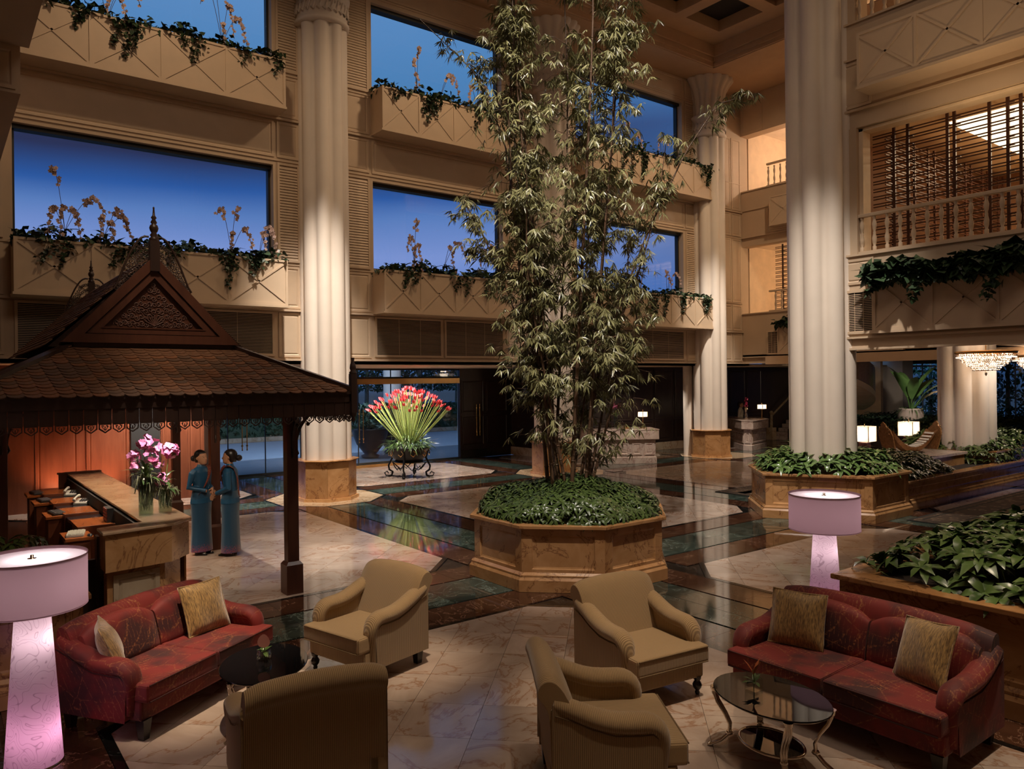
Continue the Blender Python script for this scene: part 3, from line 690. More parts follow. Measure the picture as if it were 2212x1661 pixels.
def hedge(label, x0, x1, y0, y1, h, n, nm='hedge'):
    mb = MB()
    for k in range(n):
        mb_c = (rnd.uniform(x0, x1), rnd.uniform(y0, y0+.8) if k % 2 else rnd.uniform(y0, y1), rnd.uniform(0.2, h) if k % 2 else h-rnd.random()**2*.3)
        leafquad(mb, mb_c, .16, rnd)
    t = thing(nm, label, 'hedge', (0, 0, 0)); MB().box(x0+.1, y0+.15, 0, x1-.1, y1, h-.15).build('inner_growth', HEDGE, t); mb.build('foliage', HEDGE, t, kind='stuff')
hedge('clipped hedge beyond the driveway outside the glass entrance', 8, 34, 36.2, 38.5, 1.45, 14000)
TRUNK = m_plain('pale_trunk', (.30, .26, .2), .8, var=.2, ns=8)
def outtree(label, x, y, h, cr, n, lo=2.0):
    t = thing('tree', label, 'tree', (x, y, 0)); mb = MB(); mb.tube([(0, 0, 0), (.1, 0, h*.4), (-.1, .1, h*.75)], [.16, .12, .05], 7)
    for k in range(6):
        a = rnd.uniform(0, 6.28); mb.tube([(0, 0, h*.35+k*.3), (cos(a)*cr*.6, sin(a)*cr*.6, h*.5+k*.4)], [.05, .02], 5)
    mb.build('trunk', TRUNK, t); f = MB()
    for k in range(n):
        a = rnd.uniform(0, 6.28); r_ = cr*math.sqrt(rnd.random()); z = rnd.uniform(lo, h); leafquad(f, (cos(a)*r_, sin(a)*r_, z), .16, rnd)
    f.build('foliage', HEDGE, t, kind='stuff')
for k, (px, Y, h, c_) in enumerate(((690, 40, 7, 3.2), (790, 44, 8, 3.5), (905, 41, 7, 3.0), (985, 43, 7.5, 2.6), (560, 42, 7, 3.5), (480, 39, 6, 2.5))):
    p = wy(px, 800, Y); outtree(['broad leafy tree outside, seen past the pavilion finial', 'dark leafy tree outside behind the transom glass', 'leafy tree outside directly above the red flowers', 'slender pale trunked tree outside by the wooden doors', 'dark tree outside behind the women', 'bushy tree outside beyond the reception glass'][k], p.x, Y, h, c_, 2600, 2.2)
for k, px in enumerate((848, 996)):
    p = wy(px, 900, 30+k*4); t = thing('porch_column', ['round beige porch column outside, left of the red flowers', 'thin beige porch column outside by the pale trunk'][k], 'column', (p.x, 30+k*4, 0)); MB().lathe([(.45 if k == 0 else .22, 0), (.4 if k == 0 else .2, .3), (.38 if k == 0 else .18, 6)], n=16).build('shaft', COLM, t); MB().box(-.6, -.6, 5.9, .6, .6, 6.4).build('capital', COLM, t)
URN = m_plain('dark_urn', (.03, .028, .025), .4)
for k, px in enumerate((800, 848)):
    p = wy(px, 950, 25.2+k); t = thing('urn', ['large dark urn outside the glass, left one', 'large dark urn outside the glass, right one'][k], 'urn', (p.x, 25.2+k, 0))
    MB().lathe([(.3, 0), (.34, .08), (.22, .14), (.5, .5), (.62, .8), (.66, 1.0), (.7, 1.05), (.6, 1.06), (.55, .95)], n=20).build('bowl', URN, t)
    f = MB(); [leafquad(f, (rnd.gauss(0, .35), rnd.gauss(0, .35), 1.05+rnd.random()*.9), .12, rnd) for q in range(500)]; f.build('foliage', HEDGE, t, kind='stuff')

# ================================================================ PLANTERS
def planter(label, poly, h, cap=.24, mt=MHONEY, name='planter', base=True, panels=True, skip=()):
    cx = sum(p[0] for p in poly)/len(poly); cy = sum(p[1] for p in poly)/len(poly)
    P = [(p[0]-cx, p[1]-cy) for p in poly]; t = thing(name, label, 'planter', (cx, cy, 0)); n = len(P)
    if base:
        MB().prism(inset(P, -.07), 0, .15).prism(inset(P, -.07), .15, .19, inset(P, -.04)).prism(inset(P, -.045), .19, .21).prism(inset(P, -.03), .21, .24, P).build('base_moulding', mt, t)
    MB().prism(inset(P, .03), .02, h-.05).build('core', mt, t)
    for k in range(n):
        if k in skip: continue
        a = Vector((*P[k], 0)); b = Vector((*P[(k+1) % n], 0)); e = (b-a); w = e.length; e.normalize()
        if panels:
            o = a+e*.002; U_ = e; Nn = U_.cross(Vector((0, 0, 1))); mb = MB()
            def pt(q, z, c): return o+U_*q+Vector((0, 0, z))+Nn*(c-.03)
            z0, z1 = .2 if base else .02, h-.05; f = .13; w2 = w-.004
            rings = [[(0, z0, 0), (w2, z0, 0), (w2, z1, 0), (0, z1, 0)], [(0, z0, .03), (w2, z0, .03), (w2, z1, .03), (0, z1, .03)],
                     [(f, z0+.08, .03), (w2-f, z0+.08, .03), (w2-f, z1-.09, .03), (f, z1-.09, .03)], [(f+.01, z0+.09, .015), (w2-f-.01, z0+.09, .015), (w2-f-.01, z1-.1, .015), (f+.01, z1-.1, .015)],
                     [(f+.03, z0+.11, .008), (w2-f-.03, z0+.11, .008), (w2-f-.03, z1-.12, .008), (f+.03, z1-.12, .008)]]
            mb.loft([[pt(*q) for q in r] for r in rings], True, False); mb.build('marble_panel', mt, t)
        # coping stones, mitred
        o2 = inset(P, -.06); i2 = inset(P, cap); m = max(1, round(w/1.2))
        for j in range(m):
            u0, u1 = j/m, (j+1)/m; g = .0015/w
            q = [Vector(o2[k]).lerp(Vector(o2[(k+1) % n]), u0+g), Vector(o2[k]).lerp(Vector(o2[(k+1) % n]), u1-g), Vector(i2[k]).lerp(Vector(i2[(k+1) % n]), u1-g), Vector(i2[k]).lerp(Vector(i2[(k+1) % n]), u0+g)]
            MB().prism([tuple(v) for v in q], h-.05, h).build('coping_stone', mt, t, bevel=.008)
    MB().prism(inset(P, cap-.01), h-.08, h-.03).build('soil', SOIL, t)
    return t
planter('octagonal honey marble planter in the middle of the hall, holding the bamboo', octa(7.43, 8.38, 1.42), .86, .17)
planter('angular honey marble planter around the large column on the right', [(13.04, 8.87), (13.99, 7.21), (15.4, 7.21), (16.2, 8.6), (15.4, 10.2), (14.05, 9.9)], .87, .2)
planter('long low honey marble planter wall running right from the column planter', [(15.55, 7.42), (22.3, 7.42), (22.3, 9.7), (15.95, 9.7), (16.2, 8.6)], .6, .2, panels=True)
planter('honey marble planter around the short column under the chandeliers', [(20.7, 7.62), (23.4, 7.62), (24.0, 8.7), (23.2, 10), (20.9, 10), (20.5, 8.8)], .88, .2)
planter('long honey marble planter behind the right red sofa, full of broad leaves', [(6.88, -3), (10.5, -3), (10.5, 3.88), (6.88, 3.88)], .87, .22)
planter('honey marble planter at the left edge behind the left red sofa', [(-2.5, 7.82), (1.07, 7.82), (1.07, 10.4), (-2.5, 10.4)], .87, .22)
pl = thing('plinth', 'marble plinth block carrying the carved boat shaped instrument', 'plinth', (19.2, 8.85, 0))
MB().box(-1.0, -.75, 0, 1.0, .75, .82).build('body', MHONEY, pl); MB().box(-1.06, -.8, .82, 1.06, .8, .88).build('top_slab', MPALE, pl)
# ================================================================ FOLIAGE
rg = random.Random(11)
def blade(mb, M, ln, w, droop, n=3, fold=.25):
    # a folded leaf along local +x drooping in -z
    ps = []
    for k in range(n+1):
        t = k/n; x = ln*t*cos(droop*t*.5); z = -ln*t*sin(droop*t*.55); ww = w*math.sin(PI*(t*.88+.06))**.8 if k < n else 0.001
        ps.append((x, z, ww))
    vs = []
    for x, z, ww in ps: vs += [M @ Vector((x, ww, z+ww*fold)), M @ Vector((x, 0, z)), M @ Vector((x, -ww, z+ww*fold))]
    fs = []
    for k in range(n): a = k*3; fs += [(a, a+1, a+4, a+3), (a+1, a+2, a+5, a+4)]
    mb.add(vs, fs, True)
def rot(z=0, y=0, x=0, t=(0, 0, 0)): return Matrix.Translation(t) @ Matrix.Rotation(z, 4, 'Z') @ Matrix.Rotation(y, 4, 'Y') @ Matrix.Rotation(x, 4, 'X')
def whorl_mesh(nm, n, ln, w, droop, up, r_, jit=.25, mt=None):
    mb = MB(); 
    for k in range(n): blade(mb, rot(2*PI*k/n+r_.uniform(-.2, .2), -up+r_.uniform(-jit, jit)), ln*r_.uniform(.8, 1.1), w, droop)
    me = mb.mesh(nm); me.materials.append(mt); return mb, me
def scatter(root, nm, variants, xf, mt, cap=300, far='foliage'):
    # nearest ones to the hall's viewpoint as single parts, the rest joined
    loc = root.location
    xf = sorted(xf, key=lambda q: (q[0]+Vector(loc)).length if False else (Vector(q[0])+Vector(loc)-Vector((0, 0, H))).length)
    rest = MB()
    for k, (p, e, s) in enumerate(xf):
        mb, me = variants[k % len(variants)]
        M = Matrix.Translation(p) @ e.to_matrix().to_4x4() @ Matrix.Diagonal((s, s, s, 1))
        if k < cap:
            o = link(nm, me, root); o.matrix_local = M
        else: rest.add([M @ Vector(v) for v in mb.v], mb.f, True)
    if rest.v: rest.build(far, mt, root, kind='stuff')
from mathutils import Euler
def inpoly(p, poly):
    c = False; n = len(poly)
    for i in range(n):
        a, b = poly[i-1], poly[i]
        if (a[1] > p[1]) != (b[1] > p[1]) and p[0] < (b[0]-a[0])*(p[1]-a[1])/(b[1]-a[1])+a[0]: c = not c
    return c
def bed(name, label, poly, z, h, n, nm, variants, mt, edge=.35, smin=.8, smax=1.2, cat='plant', cap=300, tilt=.5, stems=True, wave=.2):
    cx = sum(p[0] for p in poly)/len(poly); cy = sum(p[1] for p in poly)/len(poly); P = [(p[0]-cx, p[1]-cy) for p in poly]
    t = thing(name, label, cat, (cx, cy, z)); xs = [p[0] for p in P]; ys = [p[1] for p in P]; xf = []; st = MB(); tries = 0
    while len(xf) < n and tries < n*20:
        tries += 1
        x, y = rg.uniform(min(xs), max(xs)), rg.uniform(min(ys), max(ys))
        if not inpoly((x, y), P): continue
        # distance to the edge
        d = 9
        for i in range(len(P)):
            a = Vector(P[i-1]); b = Vector(P[i]); q = Vector((x, y)); tt = max(0, min(1, (q-a).dot(b-a)/(b-a).length_squared)); v = (q-(a+(b-a)*tt)); 
            if v.length < d: d = v.length; dv = v
        f = min(1, d/edge); top = h*(.35+.65*math.sqrt(f))*(1+wave*sin(x*3.1+cx)*cos(y*2.7))
        zz = top*(1-.45*rg.random()**2) if f > .5 else top*rg.uniform(.3, 1)
        out = -dv.normalized() if d < edge else Vector((rg.uniform(-1, 1), rg.uniform(-1, 1)))*.4
        tl = tilt*(1-f)+rg.uniform(-.25, .25); az = math.atan2(out.y, out.x)
        e = (Matrix.Rotation(az, 3, 'Z') @ Matrix.Rotation(tl, 3, 'Y') @ Matrix.Rotation(rg.uniform(0, 6.28), 3, 'Z')).to_euler()
        ox = out*(.12*(1-f)) if d < edge else Vector((0, 0))
        xf.append((Vector((x+ox.x, y+ox.y, zz)), e, rg.uniform(smin, smax)))
        if stems and rg.random() < .4: st.tube([(x*.95, y*.95, 0), (x+ox.x, y+ox.y, zz)], .006, 3, False)
    scatter(t, nm, variants, xf, mt, cap)
    if st.v: st.build('stems', STEM, t, kind='stuff')
    return t
SV = [whorl_mesh('leaf_cluster', 7, .125, .018, 1.0, .2, rg, .3, SCHEF) for k in range(3)]
LV = [whorl_mesh('leaf_cluster', 6, .30, .05, 1.5, .8, rg, .35, LILY) for k in range(3)]
LV2 = [whorl_mesh('leaf_cluster', 6, .26, .036, 1.4, .7, rg, .35, LILY) for k in range(3)]
FV = [whorl_mesh('leaf_cluster', 6, .13, .02, 1.0, .3, rg, .4, SCHEF) for k in range(3)]
bed('schefflera_bed', 'low mound of glossy green schefflera at the foot of the bamboo', octa(7.43, 8.38, 1.26), .82, .42, 2300, 'leaf_cluster', SV, SCHEF, .45, .7, 1.25, tilt=.8, wave=.3)
bed('peace_lily_bed', 'broad leaved green plants around the foot of the large right column', inset([(13.04, 8.87), (13.99, 7.21), (15.4, 7.21), (16.2, 8.6), (15.4, 10.2), (14.05, 9.9)], .22), .82, .42, 420, 'leaf_cluster', LV2, LILY, .4, .8, 1.2)
bed('fern_bed', 'fine leaved green shrubs left of the plinth in the low planter', [(15.6, 7.6), (18.0, 7.6), (18.0, 9.6), (15.9, 9.6)], .55, .48, 700, 'leaf_cluster', FV, SCHEF, .4, .9, 1.5)
bed('fern_bed', 'fine leaved green shrubs right of the plinth in the low planter', [(20.35, 7.6), (22.2, 7.6), (22.2, 9.6), (20.35, 9.6)], .55, .55, 600, 'leaf_cluster', FV, SCHEF, .4, .9, 1.5)
bed('peace_lily_bed', 'green leaves around the short column under the chandeliers', [(20.8, 7.8), (23.3, 7.8), (23.8, 8.7), (23.1, 9.8), (20.9, 9.8)], .84, .4, 300, 'leaf_cluster', LV2, LILY, .4)
LVB = [whorl_mesh('leaf_cluster', 6, .27, .05, 1.3, .75, rg, .4, LILY) for k in range(4)]
bed('peace_lily_bed', 'dense broad leaved plants in the marble planter behind the right sofa', [(7.12, -.5), (10.2, -.5), (10.2, 3.68), (7.12, 3.68)], .82, .34, 760, 'leaf_cluster', LVB, LILY, .35, .6, 1.0, wave=.3)
bed('schefflera_bed', 'small green schefflera at the left edge above the white lamp', [(-2.3, 8.2), (.85, 8.2), (.85, 10.2), (-2.3, 10.2)], .82, .45, 260, 'leaf_cluster', SV, SCHEF, .4, .9, 1.4)
# ---------------------------------------------------------------- bamboo
bt_ = thing('bamboo', 'tall dark bamboo clump with spotlit leaves rising to the ceiling', 'bamboo', (7.43, 8.38, .8))
BV = []
for k in range(4):
    mb = MB(); n = 5+k % 3
    for j in range(n):
        a = (j-(n-1)/2)*.42+rg.uniform(-.15, .15)
        blade(mb, rot(a, rg.uniform(.1, .7), rg.uniform(-.6, .6)), rg.uniform(.10, .17), .010, .5, 2, .15)
    me = mb.mesh('leaf_spray'); me.materials.append(BAMB); BV.append((mb, me))
def off(px, py, dep=None):
    # point at the clump's distance
    d = ray(px, py); f = 11.17 if dep is None else dep; return Vector((d[0]*f, d[1]*f, H+d[2]*f))-Vector((7.43, 8.38, .8))
culms = []
for k in range(15):
    a = rg.uniform(0, 6.28); r_ = .38*math.sqrt(rg.random()); b0 = Vector((cos(a)*r_, sin(a)*r_, 0)); lean = Vector((cos(a), sin(a), 0))*rg.uniform(.25, .75)
    side = Vector((RT[0], RT[1], 0))*(-.42 if k % 2 else .38)
    top = rg.uniform(7.2, 9.6) if k < 9 else rg.uniform(3.5, 6.5)
    pts = [b0+lean*(t*t)*.6+side*min(1, t*1.4)*(1 if k < 9 else 1.5)+Vector((0, 0, top*t)) for t in [i/8 for i in range(9)]]
    culms.append((pts, rg.uniform(.022, .034)))
# long arching culms read off the photograph
culms.append(([Vector((-.1, 0, 0)), off(1180, 800), off(1125, 560), off(1090, 300), off(1020, 150), off(905, 40)], .02))
culms.append(([Vector((.15, 0, 0)), off(1300, 760), off(1400, 500), off(1480, 330), off(1550, 225), off(1620, 205)], .02))
culms.append(([Vector((.1, 0, 0)), off(1300, 780), off(1370, 620), off(1420, 450), off(1440, 300)], .02))
culms.append(([Vector((-.15, 0, 0)), off(1150, 780), off(1100, 640), off(1040, 500), off(1000, 430)], .018))
culms.append(([Vector((-.1, .1, 0)), off(1190, 800), off(1170, 640), off(1080, 560), off(1010, 540)], .016))
xf = []
def lerp_path(pts, t):
    k = min(len(pts)-2, int(t*(len(pts)-1))); f = t*(len(pts)-1)-k; return pts[k].lerp(pts[k+1], f)
tw = MB()
for i, (pts, r_) in enumerate(culms):
    fine = [lerp_path(pts, t/24) for t in range(25)]; mb = MB(); mb.tube(fine, [r_*(1-.75*t/24) for t in range(25)], 7)
    for t in range(1, 24): mb.lathe([(r_*(1-.75*t/24)*1.0, -.012), (r_*(1-.75*t/24)*1.35, 0), (r_*(1-.75*t/24), .012)], tuple(fine[t]), 7)
    mb.build('culm', CULM, bt_)
    main = i < 9; nb = 74 if main else (36 if i < 15 else 30)
    for b in range(nb):
        t = rg.uniform(.12 if not main else .16, 1.0)**.9; p = lerp_path(pts, t); a = rg.uniform(0, 6.28); ln = rg.uniform(.2, .85)*(1.0 if i < 15 else .6)*(1.15-.5*t)
        d_ = Vector((cos(a), sin(a), rg.uniform(.1, .9))).normalized(); q = p+d_*ln; q.z -= ln*.25; m_ = p+d_*ln*.5
        tw.tube([p, m_, q], [.006, .004, .002], 3, False)
        for s in range(8 if main else 6):
            u = rg.uniform(.25, 1); c = (p.lerp(m_, u*2) if u < .5 else m_.lerp(q, u*2-1))+Vector((rg.gauss(0, .06), rg.gauss(0, .06), rg.gauss(0, .05)))
            xf.append((c, Euler((rg.uniform(-.4, .4), rg.uniform(-.2, .9), a+rg.uniform(-1.2, 1.2))), rg.uniform(.7, 1.25)))
tw.build('twigs', CULM, bt_, kind='stuff'); scatter(bt_, 'leaf_spray', BV, xf, BAMB)
# ---------------------------------------------------------------- window boxes: ivy, rosettes and orchids
IVL = MB(); IVL.add([(0, 0, 0), (.03, .035, .005), (.075, .012, -.012), (.03, -.035, .005)], [(0, 1, 2, 3)], True)
def ivy(label, wbx, w, d, h, n, seed, drop=(.25, .75), dens=1.0, orch=True, big=1.0):
    r_ = random.Random(seed); t = thing('trailing_ivy', label, 'plant', tuple(wbx.location), wbx.rotation_euler.z); mb = MB(); st = MB()
    def leaf(p, s, nn):
        M = Matrix.Translation(p) @ Euler((r_.uniform(-.9, .9), r_.uniform(-.5, 1.3), r_.uniform(0, 6.28))).to_matrix().to_4x4() @ Matrix.Diagonal((s, s, s, 1)); mb.add([M @ Vector(v) for v in IVL.v], IVL.f, True)
    for k in range(int(n*dens)):
        x = r_.uniform(.02, w-.02); g = .5+.5*sin(x*2.3+seed)*cos(x*5.1); leaf(Vector((x, -r_.uniform(.02, d+.06), h-.05+r_.random()*(.1+.28*g))), r_.uniform(1.2, 2.4)*big, 0)
    k = 0
    while k < w*1.9:
        x = r_.uniform(.1, w-.05); L_ = r_.uniform(*drop); k += 1
        for s in range(int(L_*95)):
            q = s/(L_*95); sp = .13*(1-q)+.02; leaf(Vector((x+r_.gauss(0, sp*.7)+.05*sin(q*5), -d-.03-r_.random()*.07, h+.02-L_*q)), r_.uniform(1.0, 1.7)*big*(1-.35*q), 0)
    # arching rosette leaves
    for k in range(int(w*2.2)):
        x = r_.uniform(.2, w-.2)
        for j in range(10): blade(mb, rot(r_.uniform(0, 6.28), -r_.uniform(.4, 1.2), 0, (x, -d*.5, h-.05)), r_.uniform(.22, .42)*big, .035*big, 1.0, 3)
    mb.build('foliage', IVY, t, kind='stuff'); return t
PETAL = []
def orchid(label, loc, spikes, seed, size=1.0, mt=None, group=None, az=None):
    r_ = random.Random(seed); t = thing('orchid', label, 'orchid', tuple(loc), 0, group); mb = MB()
    for j in range(7): blade(mb, rot(r_.uniform(0, 6.28), -r_.uniform(.2, .9)), r_.uniform(.2, .34), .04, 1.2, 3)
    mb.build('leaves', IVY, t)
    for (dx, dz, over) in spikes:
        # over: how far the spike hangs at its end
        pts = []; 
        for k in range(11):
            q = k/10; pts.append(Vector((dx*q, -.18*q, dz*math.sin(min(q, .999)*PI*.62)/math.sin(PI*.5)*1.0-over*max(0, q-.5)**1.5*2.6)))
        s_ = MB().tube(pts, [.006]*11, 4).build('spike', CULM, t)
        f = MB(); n_ = int(12+10*abs(over)+5*abs(dx))
        for k in range(n_):
            q = .45+.55*k/n_; c = lerp_path(pts, q)+Vector((r_.gauss(0, .025), r_.gauss(0, .025)-.02, r_.gauss(0, .02)))
            n0 = Vector((r_.uniform(-.5, .5), -1, r_.uniform(-.5, .3))).normalized(); a = n0.orthogonal().normalized(); b = n0.cross(a); ss = .05*size*r_.uniform(.7, 1.1)*(1-.4*(q-.45))
            for m in range(5):
                an = 2*PI*m/5+r_.uniform(0, .3); u = a*cos(an)+b*sin(an); v = a*-sin(an)+b*cos(an)
                f.add([c, c+u*ss*.6+v*ss*.45, c+u*ss*1.15+n0*ss*.1, c+u*ss*.6-v*ss*.45], [(0, 1, 2, 3)], True)
            f.ball(tuple(c+n0*.008), ss*.22, 5, 3)
        f.build('blossoms', mt or ORCHW, s_)
    return t
lay = [('lower window, first bay', 'upper window, first bay'), ('lower window, middle bay', 'upper window, middle bay'), ('lower window, third bay behind bamboo', 'upper window, third bay behind bamboo')]
for k, (x0, x1) in enumerate(BAYS):
    for j in range(2):
        w = wb[k*2+j]; ww = x1-x0+.1+(1.0 if k == 2 else 0); h = 1.02 if j == 0 else 1.05
        lay_ = lay[k][j]
        ivy('dark trailing ivy in the cream box under the '+lay[k][j], w, ww, .6, h, 1100 if k == 0 else 900, 3+k*2+j, (.25, .8 if k < 2 else 1.0))
def orc(px, py, Y, spikes, label, seed, s=1.0):
    p = wy(px, py, Y); orchid(label, p, spikes, seed, s)
orc(140, 500, 16.95, [(-.25, 1.15, 0), (-.1, .55, .75), (.25, .5, .7), (.7, .75, .35), (-.35, .5, .9)], 'pale pink orchid with a tall single spike, left end of lower first window', 21)
orc(225, 510, 16.95, [(.4, .62, .5), (.55, .5, .9), (-.1, .45, .8), (.2, .35, 1.0)], 'pale pink orchid hanging over the box just left of the pavilion spire', 22)
orc(500, 545, 16.95, [(-.35, .95, .15), (.1, .95, .0), (.45, .65, .8), (-.05, .5, .7)], 'pale pink orchid right of the pavilion spire, lower first window', 23)
orc(560, 550, 16.95, [(.35, .75, .9), (.1, .55, .5)], 'pale pink orchid at the right end of the lower first window', 24)
orc(230, 45, 16.95, [(-.3, .9, .3), (.35, .7, .9), (.6, .9, .5), (0, .6, 1.0)], 'shadowed orchid over the first bay upper box, left of centre', 25)
orc(480, 95, 16.95, [(-.5, 1.2, .5), (-.3, 1.3, .0), (.5, .7, .8), (.2, 1.0, .9), (0, .5, 1.0)], 'shadowed orchid with many spikes, right half of the first bay upper box', 26)
orc(895, 570, 16.95, [(-.3, .75, .5), (0, 1.1, 0), (.1, .6, 1.0), (-.1, .5, .9)], 'pink orchid with one upright spike in the lower middle window', 27)
orc(960, 575, 16.95, [(.6, .75, .6), (.2, .6, .9)], 'pink orchid arching right in the lower middle window', 28)
orc(1050, 590, 16.95, [(-.3, .7, .6), (.2, .8, .4)], 'pink orchid half hidden by bamboo in the lower middle window', 29)
orc(900, 205, 16.95, [(-.2, .9, .2), (.0, 1.2, .1), (-.1, .6, 1.0)], 'pink orchid left of centre in the upper middle window', 30)
orc(950, 215, 16.95, [(.5, .8, .7), (.3, .7, .3)], 'pink orchid beside the fern in the upper middle window', 31)
orc(1030, 240, 16.95, [(-.4, .7, .7), (.3, .8, .7), (.0, .9, .4)], 'pink orchid at the right of the upper middle window', 32)
orc(1360, 330, 16.95, [(-.3, 1.0, .5), (.4, .7, .6), (0, .5, .9)], 'pink orchid in the upper third window by the bamboo', 33)
orc(1430, 345, 16.95, [(.1, .8, .4), (-.4, .7, .5)], 'pink orchid at the right of the upper third window', 34)
orc(1440, 640, 16.95, [(-.2, .9, .3), (.5, .9, .5), (.1, .7, .9)], 'pale orchid at the right of the lower third window', 35)
ivy('dark ivy hanging over the right balcony box below the balusters', be1, 6.2, .4, 1.0, 4200, 40, (.2, .85), big=1.6)
ivy('small mound of dark ivy on the far balcony box', be3, 4.0, .3, 1.0, 900, 41, (.1, .5), big=1.3)

# ================================================================ enclosing walls behind the viewpoint
struct('wall_south', STUC, MB().box(-3.2, -6.2, 0, 30, -6, 14.3)); struct('wall_left', STUC, MB().box(-3.2, -6, 0, -3, 22.6, 14.3))
struct('wall_back_east', STUC, MB().box(30, -6.2, 0, 44, -6, 3.6).box(XE+.4, -6.1, 3.5, XE+.6, 8.0, 14.2))
# ================================================================ THAI PAVILION
pv = thing('pavilion', 'red brown wooden pavilion with shingled roof, carved gable and spires over the reception', 'pavilion', (2.26, 13.0, 0))
ox_, oy_ = 2.26, 13.0
EX0, EX1, EY0, EY1, ZE = .19-ox_, 4.33-ox_, 9.05-oy_, 16.9-oy_, 2.63
TX0, TX1, TY0, TY1, ZT_ = 1.3-ox_, 3.22-ox_, 10.3-oy_, 14.9-oy_, 3.2
for x, y in ((3.74, 9.7), (3.74, 13.1), (3.9, 16.3), (.78, 9.7+.0), (.78, 13.1), (.78, 16.3)):
    if (x, y) == (.78, 9.7): continue
    x -= ox_; y -= oy_
    p = MB().box(x-.075, y-.075, .4, x+.075, y+.075, 2.6).build('post', WGAZ, pv, bevel=.008)
    MB().box(x-.11, y-.11, 0, x+.11, y+.11, .38).prism(rect(x-.11, y-.11, x+.11, y+.11), .38, .42, rect(x-.08, y-.08, x+.08, y+.08)).build('post_base', WGAZ, p)
    for dx, dy in ((1, 0), (-1, 0), (0, 1), (0, -1)):
        if (x > 1 and dx < 0) : continue
        pts = [Vector((x+dx*(.07+.42*(1-cos(a))), y+dy*(.07+.42*(1-cos(a))), 1.9+.5*sin(a))) for a in [i*PI/2/8 for i in range(9)]]
        br = MB(); br.tube(pts, .022, 4, True, False); 
        br.bar(pts[3], (x+dx*.07, y+dy*.07, pts[3].z+.14), .022); br.bar(pts[5], (pts[5].x, pts[5].y, 2.45), .022); br.bar(pts[4], (x+dx*.14, y+dy*.14, 2.42), .02)
        br.ball(tuple(pts[4]+Vector((dx*.05, dy*.05, -.05))), .028, 6, 4); br.tube([pts[0]+Vector((0, 0, 0)), pts[0]+Vector((dx*.03, dy*.03, -.08)), pts[0]+Vector((0, 0, -.12))], .02, 5)
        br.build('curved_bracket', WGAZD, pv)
fb = MB()
fb.box(EX0, EY0, ZE-.13, EX1, EY0+.05, ZE-.0).box(EX0, EY1-.05, ZE-.13, EX1, EY1, ZE).box(EX0, EY0, ZE-.13, EX0+.05, EY1, ZE).box(EX1-.05, EY0, ZE-.13, EX1, EY1, ZE)
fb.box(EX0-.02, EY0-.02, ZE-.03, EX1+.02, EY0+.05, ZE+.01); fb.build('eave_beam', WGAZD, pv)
MB().box(EX0+.05, EY0+.05, ZE-.14, EX1-.05, EY1-.05, ZE-.11).build('soffit_boards', WGAZ, pv)
# valance boards with fretwork pendants
vbm = MB().box(-.064, 0, -.17, .064, .018, 0).mesh('valance_board'); vbm.materials.append(WGAZD)
fm_ = MB()
fm_.box(-.06, .002, -.012, .06, .014, 0).box(-.06, .002, -.06, -.05, .014, 0).box(.05, .002, -.06, .06, .014, 0).bar((-.055, .008, -.055), (0, .008, -.095), .012).bar((.055, .008, -.055), (0, .008, -.095), .012)
for s in (-1, 1): fm_.tube([(s*(.004+.022*(1-cos(a))*.5+.01*sin(a)), .008, -.07+.03*a/1.6+.0) for a in (0, .5, 1, 1.5, 2.0, 2.5)]+[(s*.012, .008, -.018), (s*.022, .008, -.034)], .005, 4)
fm_.box(-.004, .002, -.07, .004, .014, -.03); fme = fm_.mesh('fret_pendant'); fme.materials.append(WGAZD)
x = EX0+.07
while x < EX1-.03:
    b = link('valance_board', vbm, pv, (x, EY0+.012, ZE-.12)); link('fret_pendant', fme, b, (0, 0, -.17)); x += .134
y = EY0+.07
while y < EY1:
    for xx in (EX1-.03,):
        b = link('valance_board', vbm, pv, (xx, y, ZE-.12)); b.rotation_euler = (0, 0, PI/2); f_ = link('fret_pendant', fme, b, (0, 0, -.17))
    y += .134
# hip roof
rf = MB(); e = [(EX0, EY0, ZE), (EX1, EY0, ZE), (EX1, EY1, ZE), (EX0, EY1, ZE)]; t_ = [(TX0, TY0, ZT_), (TX1, TY0, ZT_), (TX1, TY1, ZT_), (TX0, TY1, ZT_)]
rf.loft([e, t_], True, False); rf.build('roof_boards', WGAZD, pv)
SHI = [m_wood('shingle_%s' % n_, a, b, .6, 3) for n_, a, b in (('a', (.10, .045, .022), (.17, .075, .035)), ('b', (.07, .035, .02), (.12, .06, .03)), ('c', (.13, .05, .022), (.2, .08, .03)))]
shm = []
for k in range(6):
    w = .078; pts = [(-w, .06), (-w, -.05), (-w*.7, -.083), (-w*.25, -.1), (w*.25, -.1), (w*.7, -.083), (w, -.05), (w, .06)]
    mb = MB(); mb.prism([(p[0]*.96, p[1]) for p in pts][::1], 0, .011); me = mb.mesh('shingle'); me.materials.append(SHI[k % 3]); shm.append(me)
rs = random.Random(4); far = MB(); cnt = 0; allsh = []
